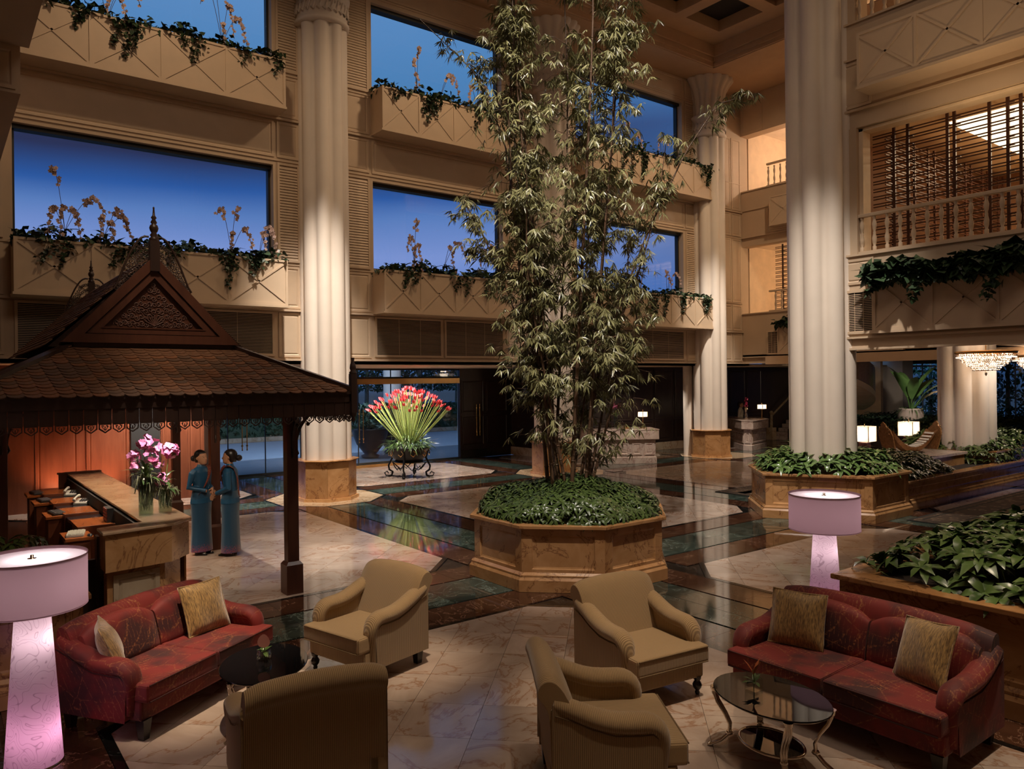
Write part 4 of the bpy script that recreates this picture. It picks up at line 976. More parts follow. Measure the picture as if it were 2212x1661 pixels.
def face_shingles(e0, e1, t0, t1, rows, keep):
    e0, e1, t0, t1 = map(Vector, (e0, e1, t0, t1)); up = ((t0+t1)/2-(e0+e1)/2); al = (e1-e0).normalized(); nrm = al.cross(up).normalized(); upn = nrm.cross(al).normalized()
    for r_ in range(rows):
        q = (r_+.3)/rows; a = e0.lerp(t0, q); b = e1.lerp(t1, q); n = int((b-a).length/.152); o_ = .076 if r_ % 2 else 0
        for k in range(n+1):
            s = o_+k*.152
            if s > (b-a).length: continue
            p = a+al*s; tl = upn-nrm*.10
            yv = tl.normalized(); zv = al.cross(yv).normalized(); yv2 = zv.cross(al)
            M = Matrix(((al.x, yv.x, zv.x, p.x), (al.y, yv.y, zv.y, p.y), (al.z, yv.z, zv.z, p.z+.012+rs.random()*.006), (0, 0, 0, 1))) @ Matrix.Rotation(rs.uniform(-.04, .04), 4, 'Z')
            allsh.append((keep, M))
face_shingles(e[0], e[1], t_[0], t_[1], 17, True); face_shingles(e[3], e[0], t_[3], t_[0], 17, False)
# upper gabled roof
GY0, GY1, GZ, GXM, AZ_ = 10.22-oy_, 14.9-oy_, 3.26, 2.22-ox_, 4.36
GX0, GX1 = 1.2-ox_, 3.24-ox_
ug = MB(); ug.add([(GX0-.12, GY0+.1, GZ-.05), (GXM, GY0+.1, AZ_-.03), (GX1+.12, GY0+.1, GZ-.05), (GX0-.12, GY1, GZ-.05), (GXM, GY1, AZ_-.03), (GX1+.12, GY1, GZ-.05)], [(0, 3, 4, 1), (1, 4, 5, 2), (0, 1, 2), (5, 4, 3), (0, 2, 5, 3)]); ug.build('upper_roof', WGAZD, pv)
face_shingles((GX0-.14, GY1, GZ-.04), (GX0-.14, GY0+.12, GZ-.04), (GXM, GY1, AZ_), (GXM, GY0+.12, AZ_), 18, False)
kf = sorted([m for k_, m in allsh if k_], key=lambda m: m.translation.y)
for k, m in enumerate(kf[:300]):
    o = link('shingle', shm[rs.randrange(6)], pv); o.matrix_local = m
base_v = [(p[0]*.96, p[1]) for p in [(-.078, .06), (-.078, -.05), (-.05, -.085), (0, -.1), (.05, -.085), (.078, -.05), (.078, .06)]]
for m in kf[300:]+[m for k_, m in allsh if not k_]:
    q = MB().prism(base_v, 0, .011); far.add([m @ Vector(v) for v in q.v], q.f)
far.build('more_shingles', SHI[0], pv, kind='stuff')
# hip ridges
for a, b in ((0, 0), (1, 1)): MB().bar(Vector(e[a])+Vector((0, 0, .03)), Vector(t_[b])+Vector((0, 0, .03)), .10, .06).build('hip_ridge', WGAZD, pv)
MB().box(TX0-.05, TY0-.04, ZT_-.03, TX1+.05, TY0+.06, ZT_+.02).build('roof_collar', WGAZD, pv)
MB().box(TX0+.02, TY0-.02, ZT_+.0, TX1-.02, TY0+.06, GZ+.0).build('gable_fascia', WGAZ, pv)
# gable: outer barge boards, inner frame, carved field
def tri(o_, y0, y1): 
    a = Vector((GX0+o_*2.3, GZ+o_)); b = Vector((GX1-o_*2.3, GZ+o_)); c = Vector((GXM, AZ_-o_*1.45)); return a, b, c
def tri_ring(o1, o2, y0, y1, nm, mt):
    A = tri(o1, 0, 0); B = tri(o2, 0, 0); mb = MB()
    for i in range(3):
        j = (i+1) % 3; q = [A[i], A[j], B[j], B[i]]
        vs = [(p.x, y0, p.y) for p in q]+[(p.x, y1, p.y) for p in q]
        mb.add(vs, [(0, 1, 2, 3), (7, 6, 5, 4), (0, 4, 5, 1), (1, 5, 6, 2), (2, 6, 7, 3), (3, 7, 4, 0)])
    return mb.build(nm, mt, pv)
tri_ring(0, .105, GY0-.03, GY0+.1, 'barge_frame', WGAZ); tri_ring(.115, .18, GY0-.005, GY0+.1, 'inner_frame', WGAZ); tri_ring(.105, .118, GY0+.02, GY0+.1, 'shadow_groove', WGAZD); tri_ring(.18, .195, GY0-.015, GY0+.05, 'bead', WGAZ)
A = tri(.19, 0, 0); MB().add([(A[0].x, GY0+.045, A[0].y), (A[1].x, GY0+.045, A[1].y), (A[2].x, GY0+.045, A[2].y)], [(0, 1, 2)]).build('gable_field', WGAZ, pv)
def spiral(mb, cx, cz, r, y, turns=1.4, s=1, a0=0, th=.008):
    pts = [(cx+s*r*(1-t*.8)*cos(a0+t*turns*2*PI), y, cz+r*(1-t*.8)*sin(a0+t*turns*2*PI)) for t in [i/12 for i in range(13)]]; mb.tube(pts, th, 4)
cv = MB(); rc_ = random.Random(2)
B0, B1, C0 = A
for row in range(9):
    z = B0.y+.04+row*.083; f_ = (z-B0.y)/(C0.y-B0.y); hw = (1-f_)*(B1.x-B0.x)/2-.07
    n = max(1, int(hw/.045))
    for k in range(-n+1, n):
        if n > 1 or k == 0: spiral(cv, GXM+k*hw/max(1, n), z+(.02 if k % 2 else 0), .036, GY0+.04, 1.3, 1 if k > 0 else -1, rc_.uniform(0, 6))
for k in range(9): a = R(25+k*16); cv.tube([(GXM, GY0+.035, B0.y+.03), (GXM+.12*cos(a), GY0+.03, B0.y+.03+.14*sin(a))], .009, 4)
cv.build('carved_scrollwork', m_plain('carving', (.10, .045, .032), .5), pv)
def finial(x, y, z, s, nm='spire'):
    return MB().box(x-.055*s, y-.055*s, z-.12*s, x+.055*s, y+.055*s, z+.26*s).lathe([(.05, .26), (.06, .29), (.035, .31), (.05, .33), (.03, .36), (.045, .385), (.055, .42), (.045, .455), (.025, .47), (.04, .49), (.02, .53), (.035, .55), (.016, .58), (.01, .66), (.013, .675), (.003, .69)] if s == 1 else [(a*s, b*s) for a, b in [(.05, .26), (.06, .29), (.035, .31), (.05, .33), (.03, .36), (.045, .385), (.055, .42), (.045, .455), (.025, .47), (.04, .49), (.02, .53), (.035, .55), (.016, .58), (.01, .66), (.013, .675), (.003, .69)]], (x, y, z), 10).build(nm, WGAZD, pv)
finial(GXM, GY0, 4.28, 1.0); finial(GXM, GY1, 4.3, .9)
for yy in (GY0+.05, GY1):
    for s in (-1, 1):
        cr = MB(); sl = (AZ_-GZ)/(GXM-GX0)
        for k in range(16):
            q = k/15; dx = .06+.36*q; hh = .26*math.sin(PI*min(1, .25+q*.85))*(1-.3*q)
            zb = AZ_-dx*sl
            for m in range(3):
                if hh*m/2.6 < .25: spiral(cr, GXM+s*dx, zb+.03+hh*m/2.2, .03, yy, 1.2, s, k+m, .007)
        pts = [(GXM+s*(.05+.4*q), yy, AZ_-(.05+.4*q)*sl+.05+.34*math.sin(PI*min(1, .25+q*.8))*(1-.25*q)) for q in [i/10 for i in range(11)]]
        cr.tube(pts, .014, 5); cr.build('crest_fretwork', WGAZD, pv)
# corner spires
for x, y in ((EX1, EY0),): MB().box(x-.04, y-.04, 2.36, x+.04, y+.04, 2.86).lathe([(.01, 2.24), (.03, 2.27), (.02, 2.3), (.045, 2.33), (.045, 2.36)], (x, y, 0), 10).lathe([(.045, 2.86), (.05, 2.88), (.03, 2.9), (.042, 2.93), (.036, 2.98), (.016, 3.02), (.024, 3.06), (.022, 3.07)], (x, y, 0), 10).build('corner_spire', WGAZD, pv)
# ================================================================ RECEPTION
CT = m_marble('counter_top', (.40, .24, .13), (.52, .36, .22), (.3, .16, .08), .18, 1.5, 1.2, .01, .03)
WORG = m_wood('orange_desk_wood', (.34, .09, .025), (.44, .13, .035), .25, 1, (1, .15, 1))
ct = thing('reception_counter', 'long honey marble reception counter under the pavilion with wood work desk behind', 'counter', (2.2, 13, 0))
def sh(p): return [(a-2.2, b-13) for a, b in p]
top = [(1.5, 9.5), (2.28, 9.64), (2.56, 9.95), (2.56, 16.3), (2.0, 16.3), (2.0, 10.0), (1.5, 9.9)]
MB().prism(sh(top), 1.065, 1.10).build('counter_top', CT, ct, bevel=.008)
t2 = [(1.53, 9.54), (2.26, 9.67), (2.53, 9.97), (2.53, 16.27), (2.03, 16.27), (2.03, 10.0), (1.53, 9.87)]
MB().prism(sh(t2), .64, 1.065).build('upper_block', MHONEY, ct)
t3 = [(1.56, 9.64), (2.2, 9.76), (2.43, 10.0), (2.43, 16.2), (2.06, 16.2), (2.06, 10.05), (1.56, 9.85)]
MB().prism(sh(t3), 0, .64).build('lower_block', MHONEY, ct)
pn = Vector((2.2-1.56, 9.76-9.64, 0)).normalized()
panel(ct, (1.62-2.2, 9.647-13, .06), pn, .52, .52, nm='marble_panel', mt=MBEIGE)
panel(ct, (2.53-2.2+.001, 10.2-13, .1), (0, 1, 0), 5.8, .5, nm='marble_panel', mt=MHONEY)
MB().box(1.5-2.2, 9.9-13, 0, 1.53-2.2, 10.05-13, 1.0).box(1.2-2.2, 10.0-13, 0, 2.0-2.2, 10.06-13, .72).build('dark_end_panel', WDARK, ct)
MB().box(1.86-2.2, 16.3-13, 0, 2.56-2.2, 16.36-13, 1.1).box(1.84-2.2, 16.28-13, 1.1, 2.56-2.2, 16.4-13, 1.13).build('end_screen', WRED, ct)
MB().box(1.97-2.2, 10.05-13, .86, 2.03-2.2, 16.2-13, 1.04).build('pigeon_holes', BLACKM, ct)
SMK = m_plain('smoked_glass', (.03, .025, .03), .08)
for k in range(4):
    y0 = 11.35+k*1.25-13; x0 = 1.52-2.2
    MB().box(x0, y0, .83, 1.95-2.2, y0+.86, .87).build('desk_top', WORG, ct, bevel=.004)
    MB().box(x0, y0+.865, .82, 1.95-2.2, y0+1.245, .86).build('dark_glass_inset', SMK, ct)
    MB().box(x0+.02, y0, .06, x0+.05, y0+.8, .83).build('modesty_panel', WRED, ct)
    MB().box(x0-.02, y0-.03, .06, x0+.42, y0, .90).build('side_panel', WRED, ct, bevel=.004)
for yk in (11.15, 13.16, 14.72, 15.86):
    MB().box(1.30-2.2, yk-.28-13, .80, 1.62-2.2, yk+.26-13, .84).build('keyboard_shelf', WORG, ct, bevel=.004)
    MB().box(1.33-2.2, yk-.26-13, .04, 1.58-2.2, yk+.1-13, .80).build('drawer_pedestal', WRED, ct, bevel=.004)
PHW = m_plain('phone_white', (.62, .6, .55), .4); PHB = m_plain('black_plastic', (.02, .02, .022), .4); KEYW = m_plain('cream_plastic', (.5, .47, .38), .5)
def keyboard(label, loc, rz, w, d, mt, kt, rows, cols, name='keyboard'):
    t = thing(name, label, name.replace('_', ' '), loc, rz); MB().prism([(-w/2, -d/2), (w/2, -d/2), (w/2, d/2), (-w/2, d/2)], 0, .03).build('case', mt, t, bevel=.005)
    for i in range(cols):
        for j in range(rows): MB().box(-w/2+.012+i*(w-.02)/cols, -d/2+.012+j*(d-.03)/rows, .03, -w/2+.012+(i+.85)*(w-.02)/cols, -d/2+.012+(j+.85)*(d-.03)/rows, .038).build('key', kt, t)
GREY = m_plain('grey_key', (.10, .10, .11), .4)
for yk, lb in ((15.86, 'dark keyboard on the farthest desk shelf behind the counter'), (14.72, 'dark keyboard on the second farthest desk shelf'), (13.16, 'dark keyboard on the middle desk shelf')):
    keyboard(lb, (1.47, yk, .84), PI/2+.1, .40, .17, PHB, GREY, 4, 8)
keyboard('cream keyboard on the nearest desk shelf beside the mouse', (1.45, 11.13, .84), PI/2-.2, .36, .2, KEYW, KEYW, 4, 7)
t = thing('mouse', 'black computer mouse beside the cream keyboard', 'mouse', (1.58, 10.93, .84)); MB().lathe([(.002, .03), (.02, .028), (.033, .015), (.035, 0)][::-1], (0, 0, 0), 12, sx=.9, sy=1.6).build('shell', PHB, t)
def phone(label, loc, rz):
    t = thing('desk_phone', label, 'telephone', loc, rz)
    MB().add([(-.1, -.09, 0), (.1, -.09, 0), (.1, .09, 0), (-.1, .09, 0), (-.1, -.09, .03), (.1, -.09, .03), (.1, .09, .08), (-.1, .09, .08)], [(3, 2, 1, 0), (4, 5, 6, 7), (0, 1, 5, 4), (1, 2, 6, 5), (2, 3, 7, 6), (3, 0, 4, 7)]).build('body', PHW, t, bevel=.006)
    MB().tube([(-.085, -.1, .07), (-.08, -.05, .10), (-.075, .04, .125), (-.08, .1, .12)], [.026, .018, .018, .026], 8).build('handset', PHW, t)
    k = MB()
    for i in range(3):
        for j in range(4): k.box(-.02+i*.034, -.06+j*.03, .045+j*.008, .004+i*.034, -.04+j*.03, .058+j*.008)
    k.build('buttons', GREY, t)
phone('white desk phone behind the counter, farther one', (1.90, 15.0, .865), -.4)
phone('white desk phone behind the counter, nearer one', (1.89, 13.8, .865), -.5)
t = thing('card_rack', 'black card rack standing against the counter back', 'rack', (1.93, 11.75, .872)); MB().box(-.04, -.14, 0, .04, .14, .19).build('case', PHB, t); [MB().box(-.05, -.12, .02+k*.045, -.04, .12, .05+k*.045).build('card', m_plain('card_red', (.3, .08, .07), .5), t) for k in range(4)]
# orchids in glass vases
VG = m_glass('vase_glass', (.75, .85, .8), .12); PINK = m_leaf('magenta_petal', (.45, .03, .16), (.95, .35, .6), .5); ROOT = m_plain('orchid_roots', (.25, .24, .13), .7, var=.4, ns=30)
def bloom_ball(mb, c, r_, n, s, rn, face=None):
    for k in range(n):
        d_ = Vector((rn.gauss(0, 1), rn.gauss(0, 1), rn.gauss(0, 1))).normalized(); q = Vector(c)+d_*r_*rn.uniform(.75, 1); a = d_.orthogonal().normalized(); b = d_.cross(a)
        for m in range(5):
            an = 2*PI*m/5+k; u = a*cos(an)+b*sin(an); v = a*-sin(an)+b*cos(an); ss = s*rn.uniform(.8, 1.1)
            mb.add([q, q+u*ss*.55+v*ss*.42+d_*ss*.1, q+u*ss+d_*ss*.15, q+u*ss*.55-v*ss*.42+d_*ss*.1], [(0, 1, 2, 3)], True)
def vase_orchid(label, loc, r_, h, heads, seed, root_side=0):
    rn = random.Random(seed); t = thing('orchid_vase', label, 'flower vase', loc)
    MB().lathe([(r_*.9, 0), (r_, .01), (r_, h), (r_-.008, h), (r_-.008, .02), (.001, .02)], n=20, caps=False).build('vase', VG, t)
    rt_ = MB()
    for k in range(46):
        a = rn.uniform(0, 6.28); q = rn.uniform(.2, .85)*r_; pts = [Vector((cos(a)*q, sin(a)*q, rn.uniform(.05, h*.5)))]
        for m in range(4): pts.append(pts[-1]*1.0+Vector((rn.gauss(0, .012), rn.gauss(0, .012), h*.16)))
        pts.append(pts[-1]+Vector((cos(a)*.06, sin(a)*.06, .03))); pts.append(pts[-1]+Vector((cos(a)*.03, sin(a)*.03, -.1))); rt_.tube(pts, .004, 4)
    rt_.build('roots', ROOT, t)
    lf = MB()
    for k in range(22): blade(lf, rot(rn.uniform(0, 6.28), -rn.uniform(.3, 1.2), 0, (0, 0, h+rn.uniform(-.02, .15))), rn.uniform(.2, .38), .022, 1.1, 4)
    lf.build('leaves', LILY, t)
    for k, (x, y, z, rb, n) in enumerate(heads):
        st = MB().tube([(0, 0, h*.6), (x*.4, y*.4, h+(z-h)*.5), (x, y, z)], [.01, .007, .005], 5).build('stem', STEM, t); f = MB(); bloom_ball(f, (x, y, z), rb, n, .055, rn); f.build('blossoms', PINK, st)
ux, uy = RT
vase_orchid('tall glass vase of magenta orchids on the counter end, left one', (2.14, 10.45, 1.10), .085, .46, [(-.02*ux, -.02*uy, .93, .09, 13), (.12*ux, .12*uy, .88, .09, 12), (-.14*ux, -.14*uy, .74, .09, 10), (.06*ux, .06*uy, .74, .10, 12), (-.13*ux, -.13*uy, .60, .05, 5), (.16*ux, .16*uy, .66, .06, 7)], 5)
vase_orchid('glass vase with magenta orchid heads and hanging roots, right one', (2.38, 10.5, 1.10), .08, .30, [(-.05*ux, -.05*uy, .42, .09, 16), (.06*ux, .06*uy, .80, .11, 20)], 6)

# ================================================================ RED GINGER ARRANGEMENT
rn = random.Random(9); REDF = m_leaf('red_petal', (.45, .02, .03), (.9, .12, .14), .45)
fa = thing('flower_arrangement', 'huge fan of red flowers over ferns in a black wrought iron stand', 'flower arrangement', (11.0, 19.35, 0))
ir = MB()
for k in range(4):
    a = PI/4+k*PI/2; c_, s_ = cos(a), sin(a)
    ir.tube([(c_*.62, s_*.62, .0), (c_*.52, s_*.52, .04), (c_*.5, s_*.5, .14), (c_*.6, s_*.6, .2), (c_*.62, s_*.62, .32), (c_*.5, s_*.5, .55), (c_*.56, s_*.56, .8)], [.03, .035, .03, .028, .028, .03, .035], 7)
    ir.tube([(c_*.58, s_*.58, .02), (c_*.7, s_*.7, .03), (c_*.74, s_*.74, .11), (c_*.66, s_*.66, .15), (c_*.62, s_*.62, .09)], .02, 6)
    for d_ in (.25, -.25):
        a2 = a+d_; ir.tube([(c_*.5, s_*.5, .42), (cos(a2)*.42, sin(a2)*.42, .3), (cos(a+d_*2)*.35, sin(a+d_*2)*.35, .2), (cos(a+d_*3.1)*.36, sin(a+d_*3.1)*.36, .28)], .014, 5)
ir.lathe([(.40, .42), (.44, .44), (.40, .46)], n=20); ir.build('scroll_legs', IRON, fa)
MB().lathe([(.2, .42), (.4, .48), (.52, .6), (.55, .72), (.6, .82), (.62, .86), (.55, .86), (.45, .8)], n=24).build('iron_bowl', IRON, fa)
ba = MB()
for k in range(10): a = k*2*PI/10; spiral(ba, 0, 0, .001, 0); ba.tube([(cos(a)*.56, sin(a)*.56, .8), (cos(a+.15)*.6, sin(a+.15)*.6, .7), (cos(a)*.58, sin(a)*.58, .62), (cos(a-.12)*.58, sin(a-.12)*.58, .68)], .016, 5)
ba.build('applied_scrolls', BRASS, fa)
f = MB()
for k in range(420):
    a = rn.uniform(0, 6.28); q = math.sqrt(rn.random()); z = .85+.62*(1-q)*rn.random()+.1*rn.random()
    blade(f, rot(a, -rn.uniform(-.7, .9), rn.uniform(-.5, .5), (cos(a)*q*.62, sin(a)*q*.62, z)), rn.uniform(.14, .34), .014, .8, 3)
f.build('fern_foliage', LILY, fa, kind='stuff')
for k in range(120):
    a = rn.uniform(0, 6.28); q = math.sqrt(rn.random()); th = q*.80; L_ = 1.72-.28*q; d_ = Vector((cos(a)*sin(th), sin(a)*sin(th), cos(th)))
    b = Vector((cos(a)*q*.22, sin(a)*q*.22, .95)); tip = b+d_*L_*.92
    st = MB().tube([b, b+d_*L_*.5, tip], [.011, .009, .008], 4).build('stem', m_plain('pale_stem', (.28, .34, .09), .5) if k == 0 else bpy.data.materials['pale_stem'], fa)
    g = MB()
    for m in range(7):
        an = m*2.4; u = Vector((cos(an), sin(an), 0)); g.add([tip+d_*(-.02), tip+u*.045+d_*.03+Vector((0, 0, .0)), tip+u*.03+d_*.12, tip+d_*.07], [(0, 1, 2, 3)], True)
    g.build('red_bract', REDF, st)
# ================================================================ MARBLE DESKS
def marble_desk(label, poly, h, mt, npan):
    cx = sum(p[0] for p in poly)/len(poly); cy = sum(p[1] for p in poly)/len(poly); P = [(p[0]-cx, p[1]-cy) for p in poly]
    t = thing('concierge_desk', label, 'desk', (cx, cy, 0)); MB().prism(inset(P, -.10), h-.34, h-.04).build('top_block', mt, t, bevel=.02); MB().prism(inset(P, -.11), h-.04, h).build('top_slab', mt, t, bevel=.012)
    MB().prism(P, .22, h-.34).build('body', mt, t); MB().prism(inset(P, -.03), 0, .2).prism(inset(P, -.03), .2, .22, P).build('plinth', mt, t)
    for k, n in npan:
        a = Vector((*P[k], 0)); b = Vector((*P[(k+1) % len(P)], 0)); w = (b-a).length/n; e_ = (b-a).normalized()
        for j in range(n): panel(t, a+e_*(w*j+.05)+Vector((0, 0, .28)), e_, w-.1, h-.72, nm='marble_panel', mt=mt)
    return t
A_ = fl(1313, 1005); B_ = fl(1418, 1000); A_ = Vector((17.35, 17.75)); B_ = Vector((18.75, 16.85)); nn = Vector((.54, .84))
marble_desk('brightly lit pale marble desk behind the bamboo planter', [(16.95, 18.35), tuple(A_), tuple(B_), tuple(B_+nn*.95), tuple(A_+nn*.95+Vector((.1, 0)))], 1.12, MPALE, [(0, 1), (1, 4)])
q = [fl(1572, 962), fl(1607, 973), fl(1624, 974), fl(1655, 967)]
q = [(p.x, p.y) for p in q]; marble_desk('pale marble desk with the attendant in white behind it', [q[0], q[1], q[2], q[3], (q[3][0]+.8, q[3][1]+.9), (q[0][0]+.9, q[0][1]+.6)], 1.14, MPALE, [(0, 1), (1, 1), (2, 1)])
SHW = m_shade('white_shade', (.9, .8, .68), .65)
def square_lamp(label, loc, s, h, ph, pw, pmt, energy, name='table_lamp', base=None):
    t = thing(name, label, 'lamp', loc); z0 = ph
    if base: MB().box(-pw, -pw, 0, pw, pw, ph-.03).build('pedestal', base, t, bevel=.01)
    else: MB().box(-.06, -.06, 0, .06, .06, .02).lathe([(pw, .02), (pw, ph)], n=10).build('stand', pmt, t)
    sh_ = MB(); w = s/2
    for a, b, c_, d_ in ((-w, -w, w, -w), (w, -w, w, w), (w, w, -w, w), (-w, w, -w, -w)): sh_.add([(a, b, z0), (c_, d_, z0), (c_, d_, z0+h), (a, b, z0+h)], [(0, 1, 2, 3)])
    sh_.build('lamp_shade', SHW, t); ed = MB()
    for a, b in ((-w, -w), (w, -w), (w, w), (-w, w)): ed.box(a-.006, b-.006, z0, a+.006, b+.006, z0+h)
    ed.tube([(0, 0, z0-.02), (0, 0, z0+h+.05)], .008, 5).ball((0, 0, z0+h+.06), .014, 6, 4); ed.build('shade_frame', BRASS, t)
    l = light('POINT', 'lamp_bulb', (loc[0], loc[1], loc[2]+z0+h/2), energy, (1, .78, .55), None, .04); return t
p = fl(1402, 921, 1.12); square_lamp('small square shaded lamp on the bright pale marble desk', (18.75, 17.4, 1.12), .22, .16, .38, .022, BRASS, 6)
p = fl(1646, 905, 1.14); square_lamp('small square shaded lamp on the desk near the stairs', (p.x, p.y, 1.14), .24, .16, .40, .022, BRASS, 6)
square_lamp('square paper floor lamp left of the carved instrument, on dark pedestal', (21.5, 11.3, 0), .46, .44, .87, .12, None, 22, 'floor_lamp', WGAZ)
square_lamp('square paper floor lamp directly behind the carved instrument', (24.5, 11.45, 0), .46, .44, .87, .12, None, 22, 'floor_lamp', WGAZ)
pp = wy(2046, 880, 13.0); square_lamp('small square lamp by the garden window beside the short column', (pp.x, 13.0, 0), .5, .4, 1.2, .15, None, 22, 'floor_lamp', WDARK)
t = thing('orchid_vase', 'slim glass vase of magenta orchids on the bright marble desk', 'flower vase', (18.05, 17.95, 1.12)); MB().lathe([(.07, 0), (.07, .4)], n=14, caps=False).build('vase', VG, t); g = MB(); [bloom_ball(g, (.0+k*.09-.1, 0, .72+.06*(k % 2)), .05, 6, .05, rn) for k in range(4)]; g.build('blossoms', PINK, t)
lf = MB(); [blade(lf, rot(rn.uniform(0, 6.28), -1.0, 0, (0, 0, .35)), .4, .02, 1.0, 3) for k in range(14)]; lf.build('leaves', LILY, t)
p = fl(1611, 905, 1.14); t = thing('orchid_vase', 'silver vase with a magenta orchid spray on the far marble desk', 'flower vase', (p.x, p.y, 1.14)); MB().lathe([(.08, 0), (.09, .1), (.05, .25), (.06, .32), (.09, .4), (.02, .5)], n=12).build('vase', CHROME, t); g = MB(); [bloom_ball(g, (.03, 0, .52+k*.09), .06, 5, .055, rn) for k in range(4)]; g.build('blossoms', m_leaf('crimson_petal', (.4, .02, .12), (.7, .08, .25), .5), t)
p = fl(1330, 925, 1.12); t = thing('wooden_box', 'small wooden tissue box on the bright marble desk', 'box', (18.25, 17.75, 1.12)); MB().box(-.12, -.08, 0, .12, .08, .1).build('body', BRASS, t, bevel=.008); MB().box(-.05, -.01, .1, .05, .01, .105).build('slot', BLACKM, t)
# ================================================================ EAST LOUNGE
st_ = thing('staircase', 'pale marble staircase rising behind the attendant and far column', 'staircase', (29.6, 19.0, 0))
for k in range(13): MB().box(k*.30, -1.25, k*.165, k*.30+.32, .85, (k+1)*.165).build('step', MPALE, st_, bevel=.01)
MB().box(-.3, .55, 0, 0, .85, .55).box(-.3, -1.5, 0, 0, -1.2, .5).build('newel_base', MBEIGE, st_)
MB().lathe([(.07, .5), (.07, 1.15), (.1, 1.2), (.05, 1.28)], (-.15, .7, 0), 8).tube([(-.15, .7, 1.05), (3.6, .7, 3.2)], .05, 6).build('handrail', MBEIGE, st_)
MB().box(4.2, -2, 0, 4.4, 2.5, 3.5).build('back_wall', CRM, st_)
ss = thing('spiral_staircase', 'underside and curved side of a cream spiral staircase behind the large column', 'staircase', (26.9, 16.3, 0))
def helix(r0_, r1_, z0f, z1f, nm, mt):
    rings = []
    for k in range(19):
        q = k/18; a = R(-178+q*150); zz = 3.7-q*1.9
        rings.append([(cos(a)*r_*1.0, sin(a)*r_, zz+dz) for r_, dz in ((r0_, z0f), (r1_, z0f), (r1_, z1f), (r0_, z1f))])
    MB().loft(rings, True, False).build(nm, mt, ss)
WV = m_marble('brown_stone_side', (.16, .10, .06), (.26, .17, .11), (.3, .2, .14), .3, 1.5, 2)
helix(2.2, 2.3, -.1, .75, 'curved_parapet', WV); helix(.6, 2.3, -.35, -.12, 'underside', COLM)
# garden side
lw = struct('wall_terrace', WDARK, MB().box(26.5, 10, 0, 26.7, 17, .75).box(26.5, 9.8, 0, 36, 10, .75)); struct('trim_9', SOIL, MB().box(26.7, 10, .5, 35.8, 17, .68))
bed('shrub_bed', 'dark shrubs in the terrace bed under the banana plant', [(26.8, 10.2), (34, 10.2), (34, 16.8), (26.8, 16.8)], .65, .5, 900, 'leaf_cluster', FV, IVY, .4, 1.4, 2.4, cap=60)
pot = thing('banana_plant', 'large banana like plant in a round pale pot', 'potted plant', (29.6, 13.75, .95))
MB().lathe([(.22, -.3), (.36, -.1), (.44, .12), (.45, .32), (.40, .52), (.42, .56), (.36, .57), (.33, .45)], n=24).build('pot', m_plain('pale_clay', (.55, .42, .34), .6), pot)
BAN = m_leaf('banana_leaf', (.03, .08, .02), (.12, .22, .06), .35, ns=2)
for k in range(11):
    a = k*2.4+.4; tl = rn.uniform(.15, .85); L_ = rn.uniform(1.1, 1.7); M = rot(a, -(PI/2-tl), 0, (0, 0, .45)); mb = MB()
    mb.tube([M @ Vector((0, 0, 0)), M @ Vector((L_*.45, 0, 0))], [.03, .018], 5); blade(mb, M @ Matrix.Translation((L_*.42, 0, 0)), L_*1.0, .19, .7, 8, .25); mb.build('banana_leaf', BAN, pot)
f = MB()
for k in range(260): a = rn.uniform(0, 6.28); blade(f, rot(a, -rn.uniform(-1.2, .9), 0, (cos(a)*.3*rn.random(), sin(a)*.3*rn.random(), .55)), rn.uniform(.2, .42), .01, 1.5, 4)
f.build('fern_skirt', LILY, pot, kind='stuff')
gwn = struct('window_8', FRAME, MB().box(36, 6, 3.3, 36.1, 22, 3.5).box(36, 6, 0, 36.1, 22, .1).box(36, 17.5, 0, 36.3, 22, 3.5))
for k in range(9):
    y = 6.2+k*1.25; MB().box(36.03, y+.02, .1, 36.05, y+1.23, 3.3).build('pane', GLASS, gwn); MB().box(36, y-.02, .1, 36.08, y+.02, 3.3).build('mullion', m_plain('blue_grey_mullion', (.2, .24, .3), .4) if k == 0 else bpy.data.materials['blue_grey_mullion'], gwn)
struct('trim_10', COLM, MB().box(35.0, 16.6, 0, 36.0, 18, 3.5).box(29.5, 7.7, 0, 30.0, 8.6, 3.5))
GARD = m_leaf('garden_leaf', (.01, .05, .03), (.06, .20, .12), .5)
for k, (y, x, h, c_) in enumerate(((10.5, 40, 6, 2.6), (14.5, 41, 5, 2.6), (18.5, 42, 6, 2.6), (7, 41, 6, 2.6))):
    t = thing('garden_tree', ['bluish garden tree behind the banana plant, right', 'bluish garden tree behind the banana plant, left', 'garden tree beyond the spiral staircase', 'garden tree at the far right edge beyond the lounge'][k], 'tree', (x, y, 0)); MB().tube([(0, 0, 0), (.1, 0, h*.8)], [.14, .05], 6).build('trunk', TRUNK, t); f = MB()
    for q in range(2600): a = rn.uniform(0, 6.28); r_ = c_*math.sqrt(rn.random()); leafquad(f, (cos(a)*r_, sin(a)*r_, rn.uniform(.2, h)), .15, rn)
    f.build('foliage', GARD, t, kind='stuff')
struct('trim_11', EXT, MB().box(36.2, -10, -.1, 80, 22.6, -.02))
